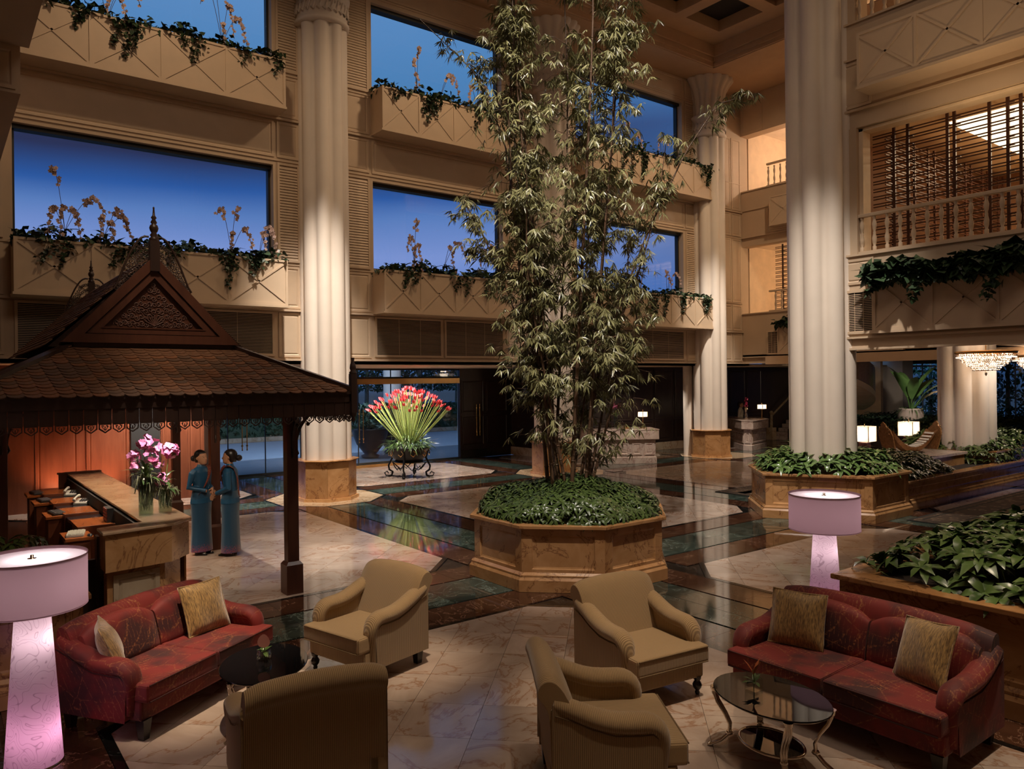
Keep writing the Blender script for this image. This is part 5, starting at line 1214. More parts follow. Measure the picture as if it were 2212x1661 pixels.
# chandeliers
CRYS = m_emit('lit_crystal', (1, .82, .66), 1.3)
CRY2 = m_plain('crystal', (.9, .8, .7), .08, .9)
def chandelier(label, loc, r_, h, sh=0):
    t = thing('chandelier', label, 'chandelier', loc); MB().lathe([(r_, -.03), (r_+.03, -.01), (r_+.03, .03), (r_, .04), (r_-.02, .0)], n=36, caps=False).build('gilt_ring', BRASS, t)
    MB().tube([(0, 0, 0), (0, 0, 3.52-loc[2])], .012, 6).build('rod', BRASS, t); a_, b_ = MB(), MB(); rn2 = random.Random(7); k = 0
    for row in range(9):
        q = row/8; rr_ = r_*.86*math.sqrt(max(.05, 1-(q*.96)**2.2)); z = -.04-h*q; n = int(2*PI*rr_/.045)
        for j in range(n): 
            an = 2*PI*j/n+row*.4; (a_ if rn2.random() < .45 else b_).ball((cos(an)*rr_, sin(an)*rr_, z), .017, 5, 3)
    for j in range(60): an = 2*PI*j/60; b_.ball((cos(an)*(r_-.01), sin(an)*(r_-.01), -.07), .018, 5, 3); a_.ball((cos(an+.05)*(r_-.01), sin(an+.05)*(r_-.01), -.11), .014, 5, 3)
    for j in range(40): an = rn2.uniform(0, 6.28); q = rn2.random()*r_*.5; b_.ball((cos(an)*q, sin(an)*q, -.05-h), .02, 5, 3)
    a_.build('lit_beads', CRYS, t, kind='stuff'); b_.build('crystal_beads', CRY2, t, kind='stuff'); MB().lathe([(.005, -h-.06), (.03, -h-.13), (.02, -h-.17), (.003, -h-.19)], n=8).build('drop', CRY2, t)
    light('POINT', 'chandelier_light', (loc[0], loc[1], loc[2]-.05), 45, (1, .8, .6), None, .25)
chandelier('crystal bowl chandelier in front of the short column', (19.8, 7.45, 3.28), .62, .36)
chandelier('crystal bowl chandelier cut off by the right edge', (23.8, 7.6, 3.24), .66, .36)
# carved boat-shaped xylophone
GILT = m_plain('gilt_carving', (.32, .15, .05), .35, .4, var=.3, ns=20)
xy = thing('xylophone', 'carved gilt boat shaped xylophone standing on the marble plinth', 'instrument', (19.0, 8.85, .88), -.45)
def bz(t): return .14+.42*(t*t)
hull = []
for k in range(13):
    t = -1+k/6; x = t*.62; z = bz(t); d_ = .20*(1-.35*abs(t)); w = .17+.03*abs(t); hull.append([(x, -w, z), (x, -w*.7, z-d_*.7), (x, 0, z-d_), (x, w*.7, z-d_*.7), (x, w, z), (x, w-.02, z), (x, 0, z-.08), (x, -w+.02, z)])
MB().loft(hull, True, False).build('boat_body', GILT, xy)
for k in range(16): t = -.86+k*1.72/15; x = t*.62; z = bz(t)+.012; a = math.atan(2*.42*t/.62); mb = MB(); mb.obox(Matrix.Translation((x, 0, z)) @ Matrix.Rotation(-a, 4, 'Y'), .052, .30, .014); mb.build('key_bar', m_plain('pale_keys', (.75, .7, .62), .4) if k == 0 else bpy.data.materials['pale_keys'], xy)
for s in (-1, 1):
    pr = [(-.22, 0), (.22, 0), (.25, .35), (.2, .5), (.1, .56), (.06, .64), (0, .68), (-.06, .64), (-.1, .56), (-.2, .5), (-.25, .35)]
    vs = [(s*.64+(z-.3)*s*.25, y, z+.08) for y, z in pr]+[(s*.67+(z-.3)*s*.25, y, z+.08) for y, z in pr]; n = len(pr)
    MB().add(vs, [tuple(range(n)), tuple(range(2*n-1, n-1, -1))]+[(i, (i+1) % n, (i+1) % n+n, i+n) for i in range(n)]).build('end_board', GILT, xy)
    cr = MB(); [spiral(cr, 0, 0, .001, 0, 1)]; 
    for k in range(8): an = k*PI/7; cr.tube([(s*.72, .17*cos(an), .5+.14*sin(an)), (s*.73, .2*cos(an+.2), .52+.2*sin(an+.2))], .014, 5)
    cr.build('carved_crest', BRASS, xy)
MB().lathe([(.2, 0), (.22, .03), (.08, .06), (.09, .1)], n=16).box(-.25, -.12, 0, .25, .12, .03).build('foot', WGAZD, xy)
bn = thing('bench', 'low red cushioned bench behind the instrument plinth', 'bench', (20.0, 11.6, 0), .2); MB().box(-1.1, -.25, .3, 1.1, .25, .45).build('cushion', m_plain('red_cushion', (.35, .05, .03), .7), bn, bevel=.05); [MB().box(x-.04, -.2, 0, x+.04, .2, .3).build('leg', WDARK, bn) for x in (-.9, .9)]
# carpets
def m_carpet(name, lo, hi, s=5):
    m, nt, b = newmat(name); v = coords(nt); vo = nt.nodes.new('ShaderNodeTexVoronoi'); vo.inputs['Scale'].default_value = s; L(nt, v, vo.inputs['Vector']); n = noise(nt, v, 3, 3)
    c = ramp(nt, [(.2, lo), (.3, hi), (.45, lo)], vo.outputs['Distance']); L(nt, mix(nt, n.outputs[0], c, lo), b.inputs['Base Color']); setp(b, Roughness=.95); return m
CP1 = m_carpet('patterned_carpet', (.06, .035, .02), (.30, .20, .12)); CP2 = m_plain('tan_carpet', (.17, .095, .04), .95, var=.1, ns=40); CP3 = m_plain('dark_carpet_edge', (.02, .014, .010), .95)
def carpet(label, x0, y0, x1, y1):
    t = thing('carpet', label, 'carpet', ((x0+x1)/2, (y0+y1)/2, 0)); w, h = (x1-x0)/2, (y1-y0)/2
    def ring(a, b, z, nm, m):
        mb = MB(); mb.box(-w+a, -h+a, .001, w-a, -h+b, z).box(-w+a, h-b, .001, w-a, h-a, z).box(-w+a, -h+b, .001, -w+b, h-b, z).box(w-b, -h+b, .001, w-a, h-b, z); mb.build(nm, m, t)
    ring(0, .07, .010, 'outer_edge', CP3); ring(.07, .17, .012, 'narrow_border', CP1); ring(.17, .22, .011, 'dark_line', CP3); ring(.22, .72, .012, 'wide_border', CP1); ring(.72, .78, .011, 'inner_line', CP3); MB().box(-w+.78, -h+.78, .001, w-.78, h-.78, .011).build('field', CP2, t)
carpet('large tan carpet with patterned border at the right', 14.75, -3, 24.5, 6.95)
carpet('dark patterned carpet corner beside the column planter', 15.05, 10.45, 19.5, 11.65)

# ================================================================ SEATING
def m_stripe(name, a, b_, axis, sc=26, rough=.85):
    m, nt, b = newmat(name); v = coords(nt); w = nt.nodes.new('ShaderNodeTexWave'); w.bands_direction = axis; w.inputs['Scale'].default_value = sc; w.inputs['Distortion'].default_value = .4; w.inputs['Detail'].default_value = 1; L(nt, v, w.inputs['Vector'])
    c = ramp(nt, [(.2, b_), (.6, a)], w.outputs[0]); n = noise(nt, v, 260, 2); L(nt, mix(nt, N2(nt, n.outputs[0], .5, 0), c, b_), b.inputs['Base Color']); setp(b, Roughness=rough); b.inputs['Sheen Weight'].default_value = .3
    bump(nt, b, w.outputs[0], .5, .004); return m
BGY = m_stripe('beige_rib_along', (.42, .28, .13), (.22, .135, .06), 'Y'); BGX = m_stripe('beige_rib_across', (.42, .28, .13), (.22, .135, .06), 'X')
def m_red():
    m, nt, b = newmat('red_leaf_fabric'); v = coords(nt)
    big = noise(nt, v, 2.2, 3); c = ramp(nt, [(.40, (.05, .008, .009)), (.58, (.20, .014, .010))], big.outputs[0])
    vo = nt.nodes.new('ShaderNodeTexVoronoi'); vo.feature = 'DISTANCE_TO_EDGE'; vo.inputs['Scale'].default_value = 4.2; mp = nt.nodes.new('ShaderNodeMapping'); mp.inputs['Scale'].default_value = (1, .55, 1); mp.inputs['Rotation'].default_value = (.4, .3, .7); L(nt, v, mp.inputs[0]); L(nt, mp.outputs[0], vo.inputs['Vector'])
    e1 = ramp(nt, [(0, (1, 1, 1)), (.022, (0, 0, 0))], vo.outputs['Distance'])
    w = nt.nodes.new('ShaderNodeTexWave'); w.inputs['Scale'].default_value = 7; w.inputs['Distortion'].default_value = 3; w.inputs['Detail Scale'].default_value = 1.2; L(nt, mp.outputs[0], w.inputs['Vector']); e2 = ramp(nt, [(.90, (0, 0, 0)), (.985, (1, 1, 1))], w.outputs[0])
    w2 = nt.nodes.new('ShaderNodeTexWave'); w2.bands_direction = 'Y'; w2.inputs['Scale'].default_value = 9; w2.inputs['Distortion'].default_value = 4; w2.inputs['Detail Scale'].default_value = .8; L(nt, v, w2.inputs['Vector']); e3 = ramp(nt, [(.93, (0, 0, 0)), (.99, (1, 1, 1))], w2.outputs[0])
    br = noise(nt, v, 60, 2); brk = ramp(nt, [(.42, (0, 0, 0)), (.6, (1, 1, 1))], br.outputs[0])
    reg = noise(nt, v, 3.5, 2); rgm = ramp(nt, [(.45, (0, 0, 0)), (.58, (1, 1, 1))], reg.outputs[0])
    s = mix(nt, 1.0, mix(nt, 1.0, e2, e3, 'ADD'), rgm, 'MULTIPLY'); s = mix(nt, 1.0, mix(nt, 1.0, s, e1, 'ADD'), brk, 'MULTIPLY')
    L(nt, mix(nt, N2(nt, s, .75, 0), c, (.36, .13, .045)), b.inputs['Base Color']); setp(b, Roughness=.7); b.inputs['Sheen Weight'].default_value = .1; return m
REDF2 = m_red(); PIPE = m_plain('dark_red_piping', (.05, .008, .008), .6); GPIPE = m_plain('beige_piping', (.16, .10, .045), .8)
EBON = m_plain('ebony_leg', (.012, .009, .008), .3)
def seat_unit(name, label, cat, loc, rz, W, D, mats, n=1, backH=.92, armH=.61, rollback=True, group=None):
    mY, mX, pipe = mats; t = thing(name, label, cat, loc, rz, group); hw = W/2; k_ = D/.88
    xb, xf_ = -.44*k_, .40*k_
    # base
    MB().box(xb+.04, -hw+.07, .15, xf_-.04, hw-.07, .31).build('base', mY, t, bevel=.02)
    # seat cushions, T-shaped at the arms
    cw = (W-.30)/n
    for i in range(n):
        y0 = -hw+.15+i*cw; y1 = y0+cw; L0 = y0-(.085 if i == 0 else -.004); L1 = y1+(.085 if i == n-1 else -.004)
        mb = MB(); z0, z1 = .30, .45; pl_ = [(xb+.22, y0+.004), (xf_-.16, y0+.004), (xf_-.14, L0), (xf_+.03, L0), (xf_+.03, L1), (xf_-.14, L1), (xf_-.16, y1-.004), (xb+.22, y1-.004)]
        if n > 1 and i == 0: pl_ = pl_[:5]+[(xf_+.03, y1-.004), (xb+.22, y1-.004)]
        if n > 1 and i == n-1: pl_ = [pl_[0], (xf_+.03, y0+.004)]+pl_[4:]
        mb.prism(pl_, z0, z1); c = mb.build('seat_cushion', mY, t, bevel=.03)
        c.modifiers['b'].segments = 3; c.modifiers['b'].profile = .6
        for zz in (z1-.012, z0+.012):
            q = [(xf_+.031, L0+.02, zz), (xf_+.031, L1-.02, zz)]; MB().tube(q, .006, 5).build('piping', pipe, c)
    # back
    if rollback: pr = [(.30, .32), (.255, .45), (.205, .60), (.15, .74), (.10, .84), (.05, .90), (-.01, .92), (-.06, .895), (-.085, .84), (-.07, .79), (-.03, .765), (.0, .70), (.01, .5), (.01, .16), (.12, .16), (.25, .2)]
    else: pr = [(.24, .32), (.22, .5), (.19, .66), (.15, .78), (.11, .84), (.05, .865), (-.0, .845), (-.01, .78), (.0, .6), (.01, .4), (.01, .16), (.12, .16), (.2, .2)]
    rings = []; m_ = 14; bw = hw-(.045 if rollback else .06)
    for j in range(m_+1):
        u = -1+2*j/m_; y = u*bw; e_ = 1-max(0, abs(u)-.86)/.14*.10; arch = (.035 if rollback else .05)*(1-u*u)-.012
        rings.append([(xb+.02+x*(1-(1-e_)*.8), y, .16+(z*backH/.92-.16)*(e_*.3+.7 if z > .6 else 1)+(arch*max(0, (z-.5)/.4))) for x, z in pr])
    MB().loft(rings).build('back', mY, t, sub=1)
    if not rollback:
        cw2 = (W-.20)/n
        for i in range(n):
            y0 = -hw+.10+i*cw2+.008; y1 = y0+cw2-.016; rings = []
            for j in range(11):
                u = -1+2*j/10; y = (y0+y1)/2+u*(y1-y0)/2; th = .085*(1-abs(u)**6*.55); tp = .40*(1-.12*u*u-abs(u)**8*.1)
                cx_, cz = xb+.30, .45; tl = .28
                ring = []
                for a in range(14):
                    an = 2*PI*a/14; px_ = abs(cos(an))**.6*(1 if cos(an) > 0 else -1)*th; pz = abs(sin(an))**.45*(1 if sin(an) > 0 else -1)*tp/2+tp/2
                    ring.append((cx_+px_-pz*tl, y, cz-.02+pz))
                rings.append(ring)
            MB().loft(rings).build('back_cushion', mY, t, sub=1)
    # arms
    for s in (-1, 1):
        ya = s*(hw-.09); P = [(xb+.04, armH+.12), (xb+.14, armH+.085), (xb+.28, armH+.02), (xb+.42, armH-.025), (xf_-.30, armH-.03), (xf_-.22, armH-.025), (xf_-.155, armH-.065), (xf_-.13, armH-.14), (xf_-.145, armH-.24), (xf_-.155, .2)]
        rad = [.06, .075, .08, .08, .082, .08, .076, .068, .056, .05]
        rings = []; pts = [Vector((x, ya, z)) for x, z in P]
        for i_, p in enumerate(pts):
            d_ = (pts[min(i_+1, 9)]-pts[max(i_-1, 0)]).normalized(); b = Vector((0, 1, 0)); a = b.cross(d_)
            rings.append([tuple(p+b*cos(2*PI*q/14)*rad[i_]*1.12+a*sin(2*PI*q/14)*rad[i_]*.82) for q in range(14)])
        ar = MB().loft(rings).build('arm', mX, t, sub=1)
        side = MB(); q = [(xb+.04, .15)]+[(x, z) for x, z in P[:7]]+[(xf_-.15, armH-.14), (xf_-.17, .15)]
        y0, y1 = sorted((ya-.055*s, ya+.065*s)); vs = [(x, y0, z) for x, z in q]+[(x, y1, z) for x, z in q]; n_ = len(q)
        side.add(vs, [tuple(range(n_-1, -1, -1))[::-1], tuple(range(2*n_-1, n_-1, -1))]+[(i_, (i_+1) % n_, (i_+1) % n_+n_, i_+n_) for i_ in range(n_)])
        side.build('side_panel', mX, t, bevel=.008)
        MB().tube([(x+.01, ya+.068*s, z-.055) for x, z in P[:6]]+[(xf_-.165, ya+.06*s, armH-.12), (xf_-.18, ya+.058*s, .17)], .005, 4).build('piping', pipe, ar)
    for sx in (1, -1):
        for sy in (-1, 1):
            x = xf_-.07 if sx > 0 else xb+.09; y = sy*(hw-.12)
            if sx > 0 and cat == 'armchair': MB().lathe([(.016, 0), (.022, .02), (.016, .035), (.036, .06), (.042, .085), (.03, .11), (.022, .12), (.034, .135), (.036, .16)], (x, y, 0), 12).build('leg', EBON, t)
            else: MB().prism(rect(x-.028, y-.028, x+.028, y+.028), 0, .16, rect(x-.042, y-.042, x+.042, y+.042)).build('leg', EBON, t)
    return t
BG = (BGY, BGX, GPIPE); RD = (REDF2, REDF2, PIPE)
seat_unit('armchair', 'beige ribbed armchair facing the left red sofa across the oval table', 'armchair', (3.32, 6.72, 0), R(195), .92, .90, BG)
seat_unit('armchair', 'beige ribbed armchair nearest the octagonal planter, seen from its front left', 'armchair', (4.99, 4.68, 0), R(262), .92, .90, BG)
seat_unit('armchair', 'beige ribbed armchair at the bottom left, seen from behind', 'armchair', (2.0, 5.02, 0), R(80), .98, .92, BG)
seat_unit('armchair', 'beige ribbed armchair at the bottom centre with its back to the left', 'armchair', (3.62, 3.72, 0), R(-33), .92, .92, BG)
SL = seat_unit('sofa', 'red two seat sofa with gold leaf pattern at the left by the tall lamp', 'sofa', (1.68, 7.13, 0), R(-57), 1.66, .96, RD, 2, .90, .58, False)
SR = seat_unit('sofa', 'dark red two seat sofa with gold leaf pattern in front of the right planter', 'sofa', (5.84, 3.18, 0), R(180), 1.86, 1.0, RD, 2, .92, .58, False)
def m_gold():
    m, nt, b = newmat('gold_chenille'); v = coords(nt, 'Object', (1, 6, 1)); n = noise(nt, v, 22, 4); c = ramp(nt, [(.35, (.14, .075, .02)), (.65, (.50, .30, .09))], n.outputs[0]); L(nt, c, b.inputs['Base Color']); setp(b, Roughness=.55); b.inputs['Sheen Weight'].default_value = .6; bump(nt, b, n.outputs[0], .5, .008); return m
GOLD = m_gold()
def pillow(label, loc, rot_, s=.44):
    t = thing('throw_pillow', label, 'pillow', loc); t.rotation_euler = rot_; n = 14; mb = MB(); vs = []; fs = []; rn_ = random.Random(hash(label) % 99)
    for side in (1, -1):
        for i in range(n+1):
            for j in range(n+1):
                u, v = -1+2*i/n, -1+2*j/n; h = .075*max(0, (1-abs(u)**2.6))**.55*max(0, (1-abs(v)**2.6))**.55; pin = 1-.07*(1-abs(u)**2)*(1 if abs(v) > .9 else 0)
                vs.append((h*side+.004*side+.006*sin(u*5+v*3), u*s/2*(1-.05*(1-v*v)), v*s/2*(1-.05*(1-u*u))+s/2))
    for q in range(2):
        o = q*(n+1)**2
        for i in range(n):
            for j in range(n): a = o+i*(n+1)+j; f = (a, a+1, a+n+2, a+n+1); fs.append(f if q else f[::-1])
    mb.add(vs, fs, True); mb.build('cover', GOLD, t, sub=1)
    w = [(.006*sin(-5+k), -s/2+s*k/8, s*0) for k in range(9)]
    e_ = []; 
    for k in range(9): u = -1+k/4; e_.append((.0, u*s/2, .05*s/2*(1-u*u)))
    for k in range(1, 9): u = -1+k/4; e_.append((0, s/2-.05*s/2*(1-u*u), (u+1)*s/2))
    for k in range(1, 9): u = 1-k/4; e_.append((0, u*s/2, s-.05*s/2*(1-u*u)))
    for k in range(1, 8): u = 1-k/4; e_.append((0, -s/2+.05*s/2*(1-u*u), (u+1)*s/2))
    MB().tube(e_+[e_[0]], .008, 5).build('corded_edge', GOLD, t)
def on(root, x, y, z): a = root.rotation_euler.z; return (root.location.x+x*cos(a)-y*sin(a), root.location.y+x*sin(a)+y*cos(a), z)
pillow('gold square pillow leaning on the far right cushion of the left sofa', on(SL, .02, .42, .452), (0, -.33, R(-57)-.15), .46)
pillow('gold pillow seen edge on at the near arm of the left sofa', on(SL, -.03, -.55, .452), (0, -.38, R(-57)+.85), .42)
pillow('gold square pillow at the far end of the right sofa', on(SR, .0, -.52, .452), (0, -.33, R(180)+.25), .46)
pillow('gold pillow tilted at the near end of the right sofa', on(SR, .02, .50, .452), (.12, -.42, R(180)-.4), .48)
# ---------------------------------------------------------------- oval tables
BGL = m_plain('black_glass', (.006, .006, .007), .03, 0, .0, .35)
def oval(a, b, n=40, ph=0): return [(a*cos(2*PI*k/n+ph), b*sin(2*PI*k/n+ph)) for k in range(n)]
def coffee_table(label, loc, rz):
    t = thing('coffee_table', label, 'table', loc, rz); a, b, h = .46, .345, .47
    MB().prism(oval(a, b), h-.012, h).build('glass_top', BGL, t, bevel=.004)
    def ringo(a_, b_, z, r_, nm, m): P = [Vector((x, y, z)) for x, y in oval(a_, b_)]; MB().tube(P+[P[0]], r_, 6, False).build(nm, m, t)
    ringo(a-.03, b-.03, h-.02, .008, 'top_rim', CHROME); ringo(a*.55, b*.55, .13, .012, 'lower_ring', CHROME)
    MB().prism(oval(a*.54, b*.54), .125, .133).build('lower_glass_shelf', BGL, t)
    for sx in (-1, 1):
        for sy in (-1, 1):
            lg = MB(); d_ = Vector((sx*a*.76, sy*b*.60, 0)); u = d_.normalized(); per = Vector((-u.y, u.x, 0)); r0 = d_.length
            prof = [(r0, h-.02), (r0+.005, h-.06), (r0-.02, h-.12), (r0-.075, h-.2), (r0-.11, h-.27), (r0-.105, .13), (r0-.05, .07), (r0+.01, .03), (r0+.04, .012), (r0+.055, .015)]
            rd = [.017, .015, .013, .011, .010, .012, .011, .010, .011, .013]
            for o_ in (-.014, 0, .014): lg.tube([u*r_+per*o_*(1.3 if 1 < i < 5 else .8)+Vector((0, 0, z)) for i, (r_, z) in enumerate(prof)], rd, 6)
            lg.lathe([(.02, -.012), (.03, 0), (.022, .015)], tuple(u*(r0-.105)+Vector((0, 0, .13))), 10).lathe([(.022, -.02), (.032, 0), (.034, .02)], tuple(u*r0+Vector((0, 0, h-.035))), 10)
            lg.build('leg', CHROME, t)
    return t
coffee_table('black glass oval table on curved metal legs beside the left sofa', (2.14, 6.18, 0), R(64))
coffee_table('black glass oval table on curved metal legs before the right sofa', (4.77, 3.22, 0), R(80))
CG = m_glass('clear_glass', (.95, .97, .95), .2, .02)
def small_vase(label, loc, round_, pcol, seed):
    t = thing('flower_vase', label, 'flower vase', loc); rn_ = random.Random(seed)
    if round_:
        MB().lathe([(.045, 0), (.06, .02), (.062, .05), (.055, .085), (.05, .085), (.055, .05), (.04, .012), (.001, .012)], n=16, caps=False, smooth=False).build('glass', CG, t)
    else: MB().prism(rect(-.045, -.045, .045, .045), 0, .012).loft([[(x*.045, y*.045, z) for x, y in ((-1, -1), (1, -1), (1, 1), (-1, 1))] for z in (.012, .10)], False, False).build('glass', CG, t)
    lf = MB(); [blade(lf, rot(rn_.uniform(0, 6.28), -rn_.uniform(.2, 1.0), 0, (0, 0, .06)), rn_.uniform(.06, .11), .016, .8, 3) for k in range(9)]; lf.build('leaves', LILY, t)
    st = MB().tube([(0, 0, .01), (.005, 0, .08), (.0, .01, .15)], .004, 5).build('stem', STEM, t)
    f = MB()
    if round_: pts = [(0, .05*cos(a)*(1-.25*sin(a)), .155+.055*sin(a)) for a in [2*PI*k/14 for k in range(14)]]; f.add([(y*ux, y*uy, z) for x, y, z in pts], [tuple(range(14))]); f.add([(y*ux-.004, y*uy-.004, z) for x, y, z in pts], [tuple(range(13, -1, -1))])
    else: [blade(f, rot(a, -1.1, 0, (0, 0, .12)), .12, .012, .3, 3) for a in (0, 2, 4.2)]
    f.build('flower', m_plain('flower_'+seed.__str__(), pcol, .45), st)
small_vase('little round glass vase with a pale pink anthurium on the left table', (2.16, 6.24, .47), True, (.62, .27, .22), 1)
small_vase('little square glass vase with an orange flower on the right table', (4.74, 3.34, .47), False, (.55, .16, .05), 2)
# ---------------------------------------------------------------- tall lamps
def m_print():
    m = bpy.data.materials.new('scroll_print_shade'); m.use_nodes = True; nt = m.node_tree; nt.nodes.clear(); v = coords(nt); n = noise(nt, v, 4.5, 0, .4, 2.0)
    mt = nt.nodes.new('ShaderNodeMath'); mt.operation = 'PINGPONG'; L(nt, n.outputs[0], mt.inputs[0]); mt.inputs[1].default_value = .06
    c = ramp(nt, [(0, (.30, .22, .25)), (.010, (.52, .42, .46))], mt.outputs[0]); o = N(nt, 'ShaderNodeOutputMaterial'); d = N(nt, 'ShaderNodeBsdfDiffuse'); t = N(nt, 'ShaderNodeBsdfTranslucent'); L(nt, c, d.inputs[0]); L(nt, c, t.inputs[0]); mx = N(nt, 'ShaderNodeMixShader', Fac=.5); L(nt, d.outputs[0], mx.inputs[1]); L(nt, t.outputs[0], mx.inputs[2]); L(nt, mx.outputs[0], o.inputs[0]); return m
PRINT = m_print(); PINKS = m_shade('pink_linen_shade', (.50, .34, .38), .35); DIFF = m_shade('white_diffuser', (.95, .93, .95), .7)
def tall_lamp(label, x, y, e1=4, e2=6):
    t = thing('floor_lamp', label, 'lamp', (x, y, 0)); MB().lathe([(.20, 0), (.205, .01), (.205, .03), (.17, .035)], n=36).build('glass_base', CG, t)
    MB().lathe([(.185, .05), (.108, 1.20)], n=40, caps=False).build('tapered_body', PRINT, t); MB().lathe([(.188, .045), (.19, .055), (.186, .065)], n=40, caps=False).build('hem', CHROME, t)
    MB().lathe([(.35, 1.17), (.35, 1.53)], n=56, caps=False).build('drum_shade', PINKS, t); MB().lathe([(.345, 1.512), (.001, 1.513)], n=56, caps=False).build('top_diffuser', DIFF, t)
    MB().lathe([(.352, 1.165), (.353, 1.175)], n=56, caps=False).lathe([(.352, 1.525), (.353, 1.535)], n=56, caps=False).build('shade_binding', PINKS, t)
    MB().lathe([(.03, 1.515), (.03, 1.518), (.012, 1.519), (.012, 1.54), (.002, 1.541)], n=14).build('finial', CHROME, t); MB().tube([(0, 0, .03), (0, 0, 1.52)], .008, 6).build('inner_rod', CHROME, t)
    light('POINT', 'lamp_bulb', (x+.03, y, 1.36), e2, (1, .86, .86), None, .05); light('POINT', 'lamp_bulb', (x+.03, y, .95), e1*.7, (1, .84, .86), None, .04); light('POINT', 'lamp_bulb', (x+.03, y, .28), e1, (1, .5, .75), None, .05)
tall_lamp('tall lamp with pink drum shade and tapered printed body, left foreground', .56, 6.42)
tall_lamp('tall lamp with pink drum shade standing behind the right sofa', 7.38, 4.32)

# ================================================================ PEOPLE
SKIN = m_plain('skin', (.52, .27, .16), .5, var=.04); SKIN2 = m_plain('skin_tan', (.42, .22, .13), .5, var=.04); HAIR = m_plain('black_hair', (.014, .009, .008), .35)
LIP = m_plain('lips', (.40, .08, .06), .5); EYE = m_plain('eyes', (.02, .014, .01), .3)
def ell(cx, cy, z, rx, ry, n=18): return [(cx+rx*cos(2*PI*k/n), cy+ry*sin(2*PI*k/n), z) for k in range(n)]
def hand(mb, w, d_, up, side, curl=.5):
    # w wrist, d_ pointing direction, up = back of the hand, side = thumb side
    w = Vector(w); d_ = Vector(d_).normalized(); up = Vector(up).normalized(); sd = Vector(side).normalized()
    c = w+d_*.045; 
    mb.loft([[tuple(w+d_*q+sd*cos(a)*rx+up*sin(a)*.014) for a in [2*PI*k/10 for k in range(10)]] for q, rx in ((-.01, .022), (.02, .032), (.05, .038), (.08, .036))])
    for k, (o, L_) in enumerate(((.028, .062), (.0095, .072), (-.0095, .068), (-.027, .052))):
        b = w+d_*.075+sd*o; pts = [b-d_*.02, b+d_*L_*.4, b+d_*L_*(.75)-up*L_*.35*curl, b+d_*L_*.85-up*L_*.8*curl]; mb.tube(pts, [.009, .0085, .008, .0065], 6)
    b = w+d_*.02+sd*.026; mb.tube([b-sd*.01, b+sd*.022+d_*.02, b+sd*.022+d_*.045-up*.01, b+sd*.012+d_*.065-up*.015], [.012, .010, .009, .007], 6)
